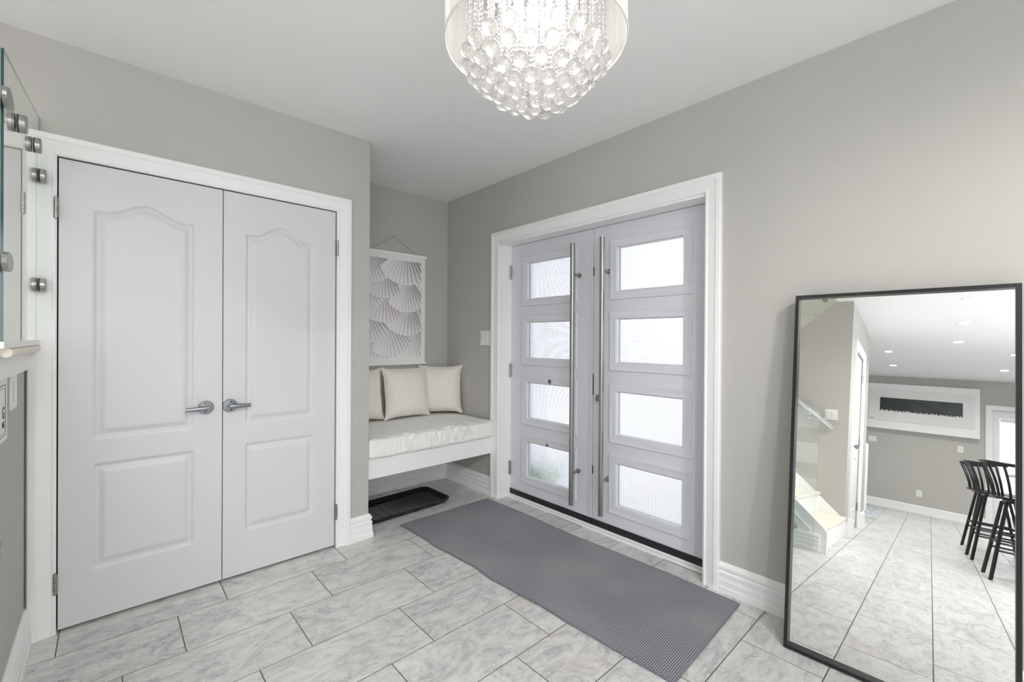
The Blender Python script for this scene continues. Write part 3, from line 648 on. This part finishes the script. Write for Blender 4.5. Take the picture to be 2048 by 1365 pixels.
# ------------------------------------------------------------------ shell print
def shell_print():
    x0, x1, z0, z1 = 1.490, 1.990, 1.098, 1.906; W, Hh = 200, 330
    X = np.linspace(x0, x1, W); Z = np.linspace(z0, z1, Hh); XX, ZZ = np.meshgrid(X, Z)
    # photo crop coords -> wall metres (affine per axis, from the measured corners of the print)
    def wx(px, py): return 1.508+(px-65)/(535-65)*(1.990-1.508)
    def wz(px, py):
        k = (px-65)/(535-65); top = 275+k*(345-275); bot = 1160+k*(1168-1160); return z1-(py-top)/(bot-top)*(z1-z0)
    SC_ = 0.482/470
    shells = [(600, 330, 290, 100, 48, 1), (500, 640, 230, 96, 45, 1), (340, 905, 300, 80, 34, 2), (30, 850, 320, 62, 36, 3), (445, 800, 400, 83, 30, 2),
              (205, 745, 370, 77, 31, 1), (20, 620, 360, 75, 34, 3), (425, 610, 345, 102, 36, 1), (205, 500, 320, 96, 36, 2), (10, 430, 270, 60, 36, 3),
              (395, 405, 340, 88, 34, 1), (200, 320, 290, 96, 38, 1), (50, 130, 330, 70, 36, 3), (395, 175, 335, 97, 42, 1)]
    col = np.zeros((Hh, W, 3)); col[:] = s2l((178, 170, 170)); rng = np.random.RandomState(3)
    for ax_, ay, r, dr, ha, tone in shells:
        cx, cz = wx(ax_, ay), wz(ax_, ay); rr = r*SC_*1.02; dx = XX-cx; dz = -(ZZ-cz)
        ang = np.degrees(np.arctan2(dz, dx)); rad = np.hypot(dx, dz); da = ang-dr
        nr = 12; ph = da/ha*nr*np.pi + 0.9*np.sin(da/ha*5+ax_)
        lim = rr*(1-0.10*(np.abs(da)/ha)**2.2)+0.0022*np.cos(ph)
        m_ = (np.abs(da) < ha) & (rad < lim)
        rib = 0.5+0.5*np.cos(ph); q = np.clip(rad/rr, 0, 1); sidek = np.clip(0.5-da/ha*0.5, 0, 1)
        lightc = np.array(s2l((243, 242, 243))); darkc = np.array({1: s2l((140, 136, 142)), 2: s2l((160, 144, 140)), 3: s2l((122, 118, 128))}[tone])
        k = (1-rib)**1.2*(0.10+0.98*sidek**1.2)*(0.35+0.65*np.sin(np.pi*np.clip(q, 0, 1))**0.7)+0.10*np.exp(-((q-0.35)/0.2)**2)
        k += 0.10*(np.sin(rad*420)*0.5+0.5)*(q < 0.75)*0.6
        edge = np.exp(-(lim-rad)/0.003)*0.06+np.exp(-(ha-np.abs(da))/1.0)*0.22+0.22*sidek**2*np.sin(np.pi*np.clip(q,0,1))
        k = np.clip(k*0.95+edge, 0, 1)[..., None]; cc = lightc*(1-k)+darkc*k
        # narrow contact line the overlapping shell prints on the one beneath
        ring = (np.abs(da) < ha+1.5) & (rad < lim+0.006) & ~m_
        col[ring] = col[ring]*0.88
        col[m_] = cc[m_]
    bm = bmesh.new(); cl = bm.loops.layers.float_color.new('Col'); y = YC-0.0162
    V = [[bm.verts.new((X[i], y, Z[j])) for i in range(W)] for j in range(Hh)]
    for v_i in (0,): pass
    for j in range(Hh-1):
        for i in range(W-1):
            f = bm.faces.new((V[j][i], V[j][i+1], V[j+1][i+1], V[j+1][i]))
            for lp, (a, b) in zip(f.loops, ((j, i), (j, i+1), (j+1, i+1), (j+1, i))): lp[cl] = (*col[a, b], 1)
    return bm
t = NT('printed_paper'); a = t.add('ShaderNodeVertexColor', layer_name='Col'); t.k(a.outputs[0], t.b.inputs['Base Color']); t.b.inputs['Roughness'].default_value = 0.7; M['print'] = t.m
ps = thing('wall_hanging', 'hanging print of pale overlapping scallop shells above the bench', 'picture', (1.735, YC, 1.035))
sheet = obj('paper_sheet', bx(1.440, 2.028, YC-0.016, YC-0.015, 1.045, 1.955), M['paper'], ps)
obj('shell_picture', shell_print(), M['print'], sheet, recalc=False)
obj('top_rail', bx(1.430, 2.040, YC-0.023, YC-0.008, 1.945, 1.968), M['trim'], ps, bevel=0.002)
obj('bottom_rail', bx(1.430, 2.036, YC-0.023, YC-0.008, 1.034, 1.052), M['trim'], ps, bevel=0.002)
obj('hanging_cord', tb([(1.53, YC-0.012, 1.968), (1.735, YC-0.006, 2.098), (1.945, YC-0.012, 1.968)], 0.0014, 6), M['cord'], ps)
obj('nail', cy((1.735, YC, 2.099), (1.735, YC-0.014, 2.101), 0.0025, n=10), M['cord'], ps)

# ------------------------------------------------------------------ leaning mirror
def fl_mirror():
    tau, psi = R(5.9978), R(1.9735)
    n = Vector((-math.cos(tau)*math.cos(psi), -math.cos(tau)*math.sin(psi), math.sin(tau)))
    e = Vector((-math.sin(psi), math.cos(psi), 0)); s = e.cross(n)
    if s.z < 0: s = -s
    O = Vector((2.0645, 0.3, 0.0)); r = thing('floor_mirror', 'tall black-framed mirror leaning against the right wall', 'mirror', O)
    def P(a, b, c): return O+e*a+s*b+n*c          # a across (+ towards the doors), b up, c out
    A0, A1, B0, B1 = -0.366, 0.274, 0.002, 1.452; fw = 0.013
    def ring(bm, pf):
        path = [P(A0, B0, 0), P(A0, B1, 0), P(A1, B1, 0), P(A1, B0, 0)]
        sweep(bm, path, pf, n, closed=True, side=1)
    def loopbox(ins0, ins1, c0, c1):
        bm = bmesh.new(); L = []
        for ins, c in ((ins0, c0), (ins0, c1), (ins1, c1), (ins1, c0)):
            L.append([bm.verts.new(P(a, b, c)) for a, b in ((A0+ins, B0+ins), (A1-ins, B0+ins), (A1-ins, B1-ins), (A0+ins, B1-ins))])
        for k in range(4):
            a, b = L[k], L[(k+1) % 4]
            for i in range(4): bm.faces.new((a[i], a[(i+1) % 4], b[(i+1) % 4], b[i]))
        return bm
    obj('frame', loopbox(0, fw, -0.030, 0.022), M['black'], r, bevel=0.001, seg=1)
    bm = bmesh.new(); q = [P(a, b, c) for c in (-0.004, 0.0) for a, b in ((A0+fw, B0+fw), (A1-fw, B0+fw), (A1-fw, B1-fw), (A0+fw, B1-fw))]
    v = [bm.verts.new(p) for p in q]
    for f in ((0, 3, 2, 1), (4, 5, 6, 7), (0, 1, 5, 4), (1, 2, 6, 5), (2, 3, 7, 6), (3, 0, 4, 7)): bm.faces.new([v[i] for i in f])
    obj('mirror_glass', bm, M['mirror'], r)
    bm = bmesh.new(); q = [P(a, b, c) for c in (-0.030, -0.006) for a, b in ((A0+fw, B0+fw), (A1-fw, B0+fw), (A1-fw, B1-fw), (A0+fw, B1-fw))]
    v = [bm.verts.new(p) for p in q]
    for f in ((0, 3, 2, 1), (4, 5, 6, 7), (0, 1, 5, 4), (1, 2, 6, 5), (2, 3, 7, 6), (3, 0, 4, 7)): bm.faces.new([v[i] for i in f])
    obj('backing_board', bm, M['dark'], r)
fl_mirror()

# ------------------------------------------------------------------ chandelier
def chandelier():
    D = 1.22; c = EYE+fwd*D+rt2*(43/882*D); cx, cy_ = c.x, c.y
    r = thing('chandelier', 'crystal ball chandelier in a sheer drum shade hanging overhead', 'chandelier', (cx, cy_, 1.87))
    Rs = 0.247; zr, zt = 2.062, 2.300
    bm = bmesh.new(); n = 96
    for z0, z1 in ((zr, zt),):
        A = [bm.verts.new((cx+Rs*math.cos(t), cy_+Rs*math.sin(t), z0)) for t in [2*math.pi*i/n for i in range(n)]]
        B = [bm.verts.new((cx+Rs*math.cos(t), cy_+Rs*math.sin(t), z1)) for t in [2*math.pi*i/n for i in range(n)]]
        for i in range(n): bm.faces.new((A[i], A[(i+1) % n], B[(i+1) % n], B[i]))
    sh = obj('drum_shade', bm, M['sheer'], r, smooth=True)
    for z in (zr, zt): obj('shade_rim', tb([(cx+Rs*math.cos(t), cy_+Rs*math.sin(t), z) for t in [2*math.pi*i/72 for i in range(72)]], 0.0030, 8, closed=True), M['trim'], sh, smooth=True)
    bm = bmesh.new(); lathe(bm, (cx, cy_, H), (0, 0, -1), [(0, 0.065), (0.012, 0.065), (0.03, 0.05), (0.034, 0.02)], 32); obj('ceiling_canopy', bm, M['chrome'], r, smooth=35)
    obj('stem', cy((cx, cy_, H-0.03), (cx, cy_, 2.285), 0.008, n=14), M['chrome'], r, smooth=40)
    bm = bmesh.new(); lathe(bm, (cx, cy_, 2.272), (0, 0, 1), [(0, 0.198), (0.004, 0.200), (0.010, 0.200), (0.014, 0.19)], 64); obj('crystal_plate', bm, M['chrome'], r, smooth=35)
    for i in range(3):
        a = R(25+120*i); bm = bmesh.new(); cyl(bm, (cx+0.19*math.cos(a), cy_+0.19*math.sin(a), 2.285), (cx+Rs*math.cos(a), cy_+Rs*math.sin(a), zt), 0.003, n=8); obj('shade_arm', bm, M['chrome'], r)
    obj('centre_rod', cy((cx-0.012, cy_+0.01, 2.272), (cx-0.012, cy_+0.01, 1.97), 0.0045, n=12), M['chrome'], r, smooth=40)
    # bulbs on short sockets under the plate
    for k in range(6):
        a = R(20+60*k); bxp, byp = cx+0.105*math.cos(a), cy_+0.105*math.sin(a)
        bm = bmesh.new(); lathe(bm, (bxp, byp, 2.272), (0, 0, -1), [(0, 0.010), (0.038, 0.010), (0.040, 0.007)], 16); s = obj('lamp_socket', bm, M['steel'], r, smooth=35)
        bm = bmesh.new(); lathe(bm, (bxp, byp, 2.232), (0, 0, -1), [(0, 0.006), (0.006, 0.009), (0.040, 0.010), (0.050, 0.006), (0.053, 0.001)], 14); obj('bulb', bm, M['bulb'], s, smooth=True)
    # balls and their bead strings
    bme = bpy.data.meshes.new('crystal_ball'); bm = bmesh.new(); bmesh.ops.create_uvsphere(bm, u_segments=24, v_segments=16, radius=0.0198); bm.to_mesh(bme); bm.free(); bme.shade_smooth(); bme.materials.append(M['crystal'])
    sme = {}
    o = r.location
    def string(L):
        key = round(L, 3)
        if key not in sme:
            bm = bmesh.new(); z = -0.024; i = 0
            while z > -L and False: pass
            z = 0.024
            while z < L:
                s = 0.0052 if i % 3 else 0.0066
                bmesh.ops.create_icosphere(bm, subdivisions=1, radius=s, matrix=Matrix.Translation((0, 0, z))); z += 0.0125; i += 1
            cyl(bm, (0, 0, 0.017), (0, 0, L), 0.0006, n=4)
            me = bpy.data.meshes.new('bead_string'); bm.to_mesh(me); bm.free(); me.materials.append(M['crystal']); sme[key] = me
        return sme[key]
    rings = [(0.186, 2.012, 21), (0.158, 1.984, 19), (0.128, 1.952, 16), (0.097, 1.927, 13), (0.066, 1.909, 9), (0.035, 1.897, 5), (0, 1.890, 1)]
    for q, (rad, z, n) in enumerate(rings):
        for i in range(n):
            a = 2*math.pi*(i+0.5*(q % 2)+0.13*q)/max(n, 1); zz = z+random.uniform(-0.004, 0.004)
            p = Vector((cx+rad*math.cos(a)+random.uniform(-.003, .003), cy_+rad*math.sin(a)+random.uniform(-.003, .003), zz))
            b = bpy.data.objects.new('crystal_ball', bme); C.objects.link(b); b.parent = r; b.location = p-o
            s = bpy.data.objects.new('bead_string', string(2.272-z)); C.objects.link(s); s.parent = r; s.location = p-o
    l = bpy.data.lights.new('chandelier_light', 'POINT'); l.energy = 12; l.color = (1, 0.97, 0.93); l.shadow_soft_size = 0.10
    lo = bpy.data.objects.new('chandelier_light', l); C.objects.link(lo); lo.parent = r; lo.location = Vector((cx, cy_, 2.15))-o
chandelier()

# ------------------------------------------------------------------ staircase
st = thing('staircase', 'short white flight with maple treads rising to a landing, in the mirror', 'staircase', (-0.9, 0.78, 0))
RZ, RN, SY = 0.2, 0.225, 0.78
for i in range(5):
    y = SY+RN*i; z = RZ*(i+1)
    obj('riser', bx(XW+0.02, XS-0.045, y, y+0.015, z-RZ, z-0.028), M['trim'], st)
    obj('tread', bx(XW+0.02, XS-0.045, y-0.02, y+RN+0.012, z-0.028, z), M['wood'], st, bevel=0.006)
obj('riser', bx(XW+0.02, XS-0.045, SY+RN*5, SY+RN*5+0.015, 1.0, 1.165), M['trim'], st)
obj('landing', bx(XW+0.001, XS+0.001, 1.895, YA-0.002, 1.167, 1.182), M['wood'], st)
obj('landing_nosing', cy((XS+0.031, 1.925, 1.2035), (XS+0.031, YA-0.012, 1.2035), 0.0138, n=20), M['wood'], st, smooth=40, label='rounded pale wood nosing along the landing edge')
obj('nosing_fascia', bx(XS-0.01, XS+0.018, 1.90, YA-0.001, 1.186, 1.2), M['wood'], st)
obj('landing_curb', bx(XS-0.012, XS+0.043, 1.80, YA-0.001, 1.2175, 1.2365), M['trim'], st, bevel=0.002)
obj('landing_skirt', bx(XS, XS+0.014, 1.875, YA-0.001, 1.118, 1.186), M['trim'], st, bevel=0.002)
def stringer(x0, x1, top=0.20):
    a = RZ/RN; pts = [(x0, SY-0.03, 0), (x0, SY-0.03, 0.17), (x0, SY+0.01, 0.215), (x0, 1.90, 1.162), (x0, 1.920, 1.162), (x0, 1.920, 0)]
    return pr(pts, (x1-x0, 0, 0))
obj('outer_stringer', stringer(XS-0.045, XS), M['trim'], st, bevel=0.003)
bm = bmesh.new(); sweep(bm, [(XS, 0.86, 0.10), (XS, 0.86, 0.17), (XS, 1.84, 1.03), (XS, 1.84, 0.10)], [(0, 0), (0, 0.004), (0.012, 0.008), (0.012, 0)], (1, 0, 0), closed=True, side=-1)
obj('stringer_moulding', bm, M['trim'], st)
obj('wall_stringer', pr([(XW, SY-0.03, 0.0), (XW, SY-0.03, 0.14), (XW, 1.874, 1.13), (XW, 1.874, 0)], (0.02, 0, 0)), M['trim'], st, bevel=0.003)
obj('newel_block', bx(XW+0.001, XW+0.026, YW-0.075, YW-0.026, 0, 0.19), M['trim'], st, bevel=0.003)
# upper flight behind the stair wall
uf = thing('upper_staircase', 'upper flight glimpsed behind the glass, top left of the mirror', 'staircase', (-2.1, 1.7, 1.16))
obj('landing', bx(-2.54, XW-0.101, 1.895, YA-0.002, 1.167, 1.182), M['wood'], uf)
for i in range(6):
    y = 2.28-0.225*i; z = 1.382+0.2*i
    obj('tread', bx(-2.54, XW-0.101, y-0.225, y+0.02, z-0.03, z), M['wood'], uf); obj('riser', bx(-2.54, XW-0.101, y-0.012, y, z-0.2, z-0.03), M['trim'], uf)
hr = thing('stair_handrail', 'short chrome handrail on the stair wall, seen in the mirror', 'handrail', (XW+0.06, 1.2, 1.2))
s_ = 0.80; p0 = Vector((XW+0.07, 0.90, 1.075)); p1 = Vector((XW+0.07, 1.75, 1.075+0.85*s_))
obj('rail', cy(p0, p1, 0.021, n=20), M['chrome'], hr, smooth=40)
for y in (1.12, 1.60):
    z = 1.075+(y-0.90)*s_
    bm = tb([(XW+0.07, y, z-0.02), (XW+0.06, y, z-0.055), (XW+0.03, y, z-0.07), (XW, y, z-0.07)], 0.006, 8); lathe(bm, (XW, y, z-0.07), (1, 0, 0), [(0, 0.025), (0.006, 0.025), (0.008, 0.02)], 20)
    obj('bracket', bm, M['chrome'], hr, smooth=40)

# glass guards
def glass_panel(name, label, x, poly, th=0.006):
    """poly: (y, z) outline in a plane of constant x; faces clear, cut edges dark green"""
    r = thing(name, label, 'glass panel', (x, sum(p[0] for p in poly)/len(poly), min(p[1] for p in poly)))
    bm = bmesh.new(); A = [bm.verts.new((x-th/2, y, z)) for y, z in poly]; B = [bm.verts.new((x+th/2, y, z)) for y, z in poly]; n = len(poly)
    bm.faces.new(A[::-1]).material_index = 0; bm.faces.new(B).material_index = 0
    for i in range(n): bm.faces.new((A[i], A[(i+1) % n], B[(i+1) % n], B[i])).material_index = 1
    obj('glass_sheet', bm, [M['railglass'], M['edgeglass']], r); return r
def clampdisc(parent, x, y, z, r=0.028, t=0.016):
    bm = bmesh.new()
    for s in (-1, 1): lathe(bm, (x+s*0.0075, y, z), (s, 0, 0), [(0, r), (t-0.003, r), (t, r-0.003)], 24)
    c = obj('standoff_clamp', bm, M['steel'], parent, smooth=35)
    bm = bmesh.new()
    for s in (-1, 1): lathe(bm, (x+s*0.0031, y, z), (s, 0, 0), [(0, r-0.0005), (0.0043, r-0.0005)], 24)
    obj('gasket', bm, M['dark'], c)
XG = XS+0.038
g2 = glass_panel('glass_guard', 'clear glass panel with sloped top at the far left of the photo', XG, [(1.802, 1.237), (2.652, 1.237), (2.652, 2.148), (1.802, 2.026)])
for y, z in ((2.045, 1.912), (2.44, 1.972), (2.618, 1.905), (2.618, 1.462)): clampdisc(g2, XG, y, z)
g1 = glass_panel('glass_guard', 'clear glass panel beside the stair flight, seen in the mirror', XG, [(0.835, 0.03), (1.735, 0.03), (1.735, 1.91), (0.835, 1.14)])
for y, z in ((0.98, 0.16), (1.35, 0.45), (1.66, 0.72)): clampdisc(g1, XG, y, z, 0.022, 0.010)
for z in (1.885, 1.450):
    bm = bmesh.new()
    for s in (-1, 1):
        pts = [(XG+s*0.006, 1.782+0.055*math.cos(a), z+0.026*math.sin(a)) for a in [2*math.pi*i/20 for i in range(20)]]
        prism(bm, pts, (s*0.012, 0, 0))
    obj('plate_clamp', bm, M['steel'], g2, bevel=0.002)
g3 = glass_panel('glass_guard', 'clear glass panel of the upper flight, top left of the mirror', XW-0.03, [(0.935, 2.50), (2.28, 1.27), (2.28, 2.20), (0.935, 3.40)])
for y, z in ((1.05, 2.53), (1.75, 1.92)): clampdisc(g3, XW-0.03, y, z, 0.024, 0.012)

# ------------------------------------------------------------------ under-stair door
UZ = 2.03
d5 = thing('door_5', 'white panelled under-stair door, seen edge-on in the mirror', 'door', ((UD0+UD1)/2, YW+0.01, 0.01), kind='structure')
V, F = panel_door('door_5', UD0+0.01, UD1-0.01, 0.012, UZ-0.012, YW+0.012, [(UD0+0.12, UD1-0.12, 0.95, 1.82, 0.05), (UD0+0.12, UD1-0.12, 0.22, 0.80, 0)], step=0.009)
mesh_obj('door_leaf', V, F, M['door'], d5, True, d5.location)
bm = bmesh.new(); lathe(bm, (UD1-0.07, YW+0.012, 0.93), (0, -1, 0), [(0, 0.028), (0.006, 0.028), (0.008, 0.011), (0.035, 0.011), (0.042, 0.025), (0.056, 0.026), (0.064, 0.014)], 24)
obj('door_knob', bm, M['satin'], d5, smooth=35)
for z in (1.78, 1.0, 0.24): butt_hinge(d5, UD0+0.008, z, YW+0.004)
casing('trim_6', [(UD0, YW, 0), (UD0, YW, UZ), (UD1, YW, UZ), (UD1, YW, 0)], (0, -1, 0), 1, 'white casing around the under-stair door, in the mirror')
baseboard('baseboard_hall', [(UD0-0.085, YW, 0), (-3.35, YW, 0)], 'short baseboard beyond the under-stair door', 1)
hp = tag(obj('half_height_panel', bx(-3.47, -3.36, 0.76, 0.84, 0.14, 1.03), M['trim'], bevel=0.02, seg=4), 'low white rounded panel end beyond the under-stair door', 'panel')

# ------------------------------------------------------------------ far room things seen in the mirror
fp = thing('wall_fireplace', 'long white wall-hung electric fireplace with dark glass, in the mirror', 'fireplace', (XF, 0.31, 1.46))
obj('surround', bx(XF, XF+0.10, -0.465, 1.085, 1.462, 2.330), M['trim'], fp, bevel=0.004)
pn = obj('front_panel', bx((XF+0.10, XF+0.118, -0.405, 1.035, 1.80, 1.801), (XF+0.10, XF+0.118, -0.405, 1.035, 1.622, 1.80), (XF+0.10, XF+0.118, -0.405, 1.035, 2.058, 2.205), (XF+0.10, XF+0.118, -0.405, -0.255, 1.80, 2.058), (XF+0.10, XF+0.118, 0.875, 1.035, 1.80, 2.058)), M['gloss_white'], fp)
obj('firebox_glass', bx(XF+0.10, XF+0.112, -0.255, 0.875, 1.80, 2.058), mat('smoked_glass', (62, 66, 68), 0.12, noise_amt=0.35, nscale=3), fp)
bm = bmesh.new(); rr = random.Random(4)
for i in range(70):
    y = -0.24+1.10*rr.random(); bmesh.ops.create_icosphere(bm, subdivisions=1, radius=0.006+0.006*rr.random(), matrix=Matrix.Translation((XF+0.116, y, 1.806+0.012*rr.random())))
o = obj('crystal_bed', bm, M['plastic'], fp); o['kind'] = 'stuff'
obj('maker_badge', bx(XF+0.118, XF+0.1185, 0.965, 1.015, 1.640, 1.650), M['ink'], pn)

d6 = thing('door_6', 'bright glazed patio door at the right of the mirror', 'door', (XF-0.05, -1.2, 0.02), kind='structure')
obj('door_leaf', bx((XF-0.08, XF-0.03, PY1-0.085, PY1-0.001, 0.02, 1.989), (XF-0.08, XF-0.03, PY0+0.001, PY0+0.085, 0.02, 1.989), (XF-0.08, XF-0.03, PY0+0.085, PY1-0.085, 0.02, 0.25), (XF-0.08, XF-0.03, PY0+0.085, PY1-0.085, 1.87, 1.99)), M['trim'], d6, bevel=0.004)
obj('glass_pane', bx(XF-0.062, XF-0.056, PY0+0.085, PY1-0.085, 0.25, 1.87), M['clearpane'], d6)
obj('blind_headrail', bx(XF-0.03, XF-0.008, PY0+0.10, PY1-0.09, 1.80, 1.865), M['trim'], d6)
obj('door_handle', bx(XF-0.03, XF+0.01, PY1-0.15, PY1-0.125, 1.0, 1.12), M['dark'], d6, bevel=0.004)
casing('trim_7', [(XF, PY1, 0), (XF, PY1, 1.99), (XF, PY0, 1.99), (XF, PY0, 0)], (1, 0, 0), -1, 'white casing around the patio door, in the mirror')
struct('patio_ground', bx(-30, XF-0.1, -12, 12, -0.25, -0.05), M['asphalt'], 'bright paved ground beyond the patio door', 'ground')
# unseen window added in the front wall to light the room
w2 = thing('added_window', 'wide white framed window added behind the camera for light', 'window', (-1.4, YR-0.05, 0.6), kind='structure')
obj('window_frame', sw([(-3.1, YR-0.08, 0.6), (-3.1, YR-0.08, 2.3), (0.3, YR-0.08, 2.3), (0.3, YR-0.08, 0.6)], [(0, 0), (0, 0.07), (0.05, 0.07), (0.05, 0)], (0, 1, 0), closed=True, side=1), M['trim'], w2)
obj('glass_pane', bx(-3.05, 0.25, YR-0.05, YR-0.044, 0.65, 2.25), M['clearpane'], w2)

fr = bmesh.new(); box(fr, -6.60, -4.06, 0.70, 1.55, 0.0006, 0.009)
tag(obj('far_rug', fr, M['farrug'], bevel=0.003), 'pale mottled rug on the tiles beyond the stairs, in the mirror', 'rug')

def stool_mesh():
    """local: back of the stool towards +Y"""
    P = {}
    for k, (sx, sy) in enumerate(((-1, 1), (1, 1), (-1, -1), (1, -1))):
        P['leg%d' % k] = ('leg', tb([(sx*0.09, sy*0.11, 0.635), (sx*0.165, sy*0.215, 0.0)], 0.0135, 12))
    def at(sx, sy, z): t = 1-z/0.635; return (sx*(0.09+0.075*t), sy*(0.11+0.105*t), z)
    for k, (a, b, z) in enumerate((((-1, 1), (-1, -1), 0.24), ((1, 1), (1, -1), 0.24), ((-1, 1), (1, 1), 0.30), ((-1, -1), (1, -1), 0.30), ((-1, 1), (-1, -1), 0.30), ((1, 1), (1, -1), 0.30))):
        P['bar%d' % k] = ('foot_bar', tb([at(*a, z), at(*b, z)], 0.009, 10))
    bm = bmesh.new(); prof = rrect(-0.19, 0.19, -0.19, 0.19, 0.11, 0)
    prism(bm, [(p.x, p.y, 0.655) for p in prof], (0, 0, 0.022)); P['seat'] = ('seat', bm)
    bm = bmesh.new(); prism(bm, [(p.x*0.62, p.y*0.62, 0.630) for p in prof], (0, 0, 0.026)); P['plate'] = ('swivel_plate', bm)
    for k in range(5):
        a = R(90+(k-2)*28); x0, y0 = 0.185*math.cos(a), 0.175*math.sin(a)
        pts = [(x0*(1+0.10*t), y0*(1+0.10*math.sin(math.pi*t)*0+0.42*t**1.6)-0.0, 0.668+0.27*t) for t in [i/8 for i in range(9)]]
        P['slat%d' % k] = ('back_slat', tb(pts, 0.0095, 8))
    pts = [(0.185*1.10*math.cos(a), 0.175*1.42*math.sin(a), 0.945-0.006*math.cos(2*a)) for a in [R(90+(t-0.5)*150) for t in [i/20 for i in range(21)]]]
    P['rail'] = ('back_rail', tb(pts, 0.0150, 10)); return P
stm = stool_mesh(); meshes = None
def stool(loc, rz, label):
    global meshes
    r = thing('bar_stool', label, 'bar stool', loc, (0, 0, R(rz)), 'black bar stools in the mirror')
    if meshes is None:
        meshes = []
        for k, (nm, bm) in stm.items(): meshes.append((nm, obj(nm, bm, M['blackmetal'], r, world=False, smooth=40).data))
    else:
        for nm, me in meshes: link(bpy.data.objects.new(nm, me), r)
stool((-3.22, -0.36, 0), -6, 'farthest of the three black bar stools in the mirror')
stool((-2.38, -0.36, 0), -4, 'middle of the three black bar stools in the mirror')
stool((-1.40, -0.42, 0), -4, 'nearest black bar stool, cut by the mirror frame')
ct = thing('breakfast_counter', 'white breakfast counter beside the stools, edge of the mirror', 'counter', (-2.4, -1.1, 0))
obj('countertop', bx(-3.9, -0.9, -1.45, -0.545, 0.865, 0.900), M['gloss_white'], ct, bevel=0.004)
obj('cabinet_body', bx(-3.85, -0.95, -1.40, -0.80, 0.10, 0.865), M['trim'], ct); obj('toe_kick', bx(-3.80, -1.0, -1.36, -0.84, 0, 0.10), M['dark'], ct)

def downlight(x, y, label):
    r = thing('recessed_ceiling_light', label, 'ceiling light', (x, y, H), group='recessed ceiling lights in the mirror')
    bm = bmesh.new(); lathe(bm, (0, 0, 0), (0, 0, -1), [(0, 0.062), (0.003, 0.062), (0.006, 0.056), (0.006, 0.046), (0.0005, 0.046)], 32); obj('trim_ring', bm, M['trim'], r, world=False, smooth=35)
    bm = bmesh.new(); lathe(bm, (0, 0, -0.0062), (0, 0, -1), [(0, 0.044), (0.001, 0.044)], 28); obj('lens', bm, M['lens'], r, world=False)
    l = bpy.data.lights.new('downlight', 'SPOT'); l.energy = 70 if x > -1 else 32; l.spot_size = R(172) if x > -1 else R(150); l.spot_blend = 0.45 if x > -1 else 0.9; l.color = (1, 0.98, 0.95); l.shadow_soft_size = 0.05
    lo = bpy.data.objects.new('downlight', l); C.objects.link(lo); lo.parent = r; lo.location = (0, 0, -0.02)
for x, y, lb in ((0.85, -0.95, 'added unseen recessed light behind the viewer, nearest the mirror wall'), (-0.15, -0.95, 'added unseen recessed light behind the viewer, second from the mirror wall'), (-1.61, -0.11, 'top recessed ceiling light in the mirror'), (-2.59, -0.10, 'second recessed ceiling light from the mirror top'), (-3.62, -0.09, 'third recessed ceiling light from the mirror top'),  # the first two are unseen, added to brighten the mirror wall
                 (-4.37, 0.64, 'left upper recessed light above the fireplace'), (-5.63, 0.64, 'left lower recessed light, nearest the fireplace top'), (-4.42, -0.66, 'recessed light cut by the mirror right frame'), (-5.70, -0.66, 'recessed light above the patio door casing')):
    downlight(x, y, lb)
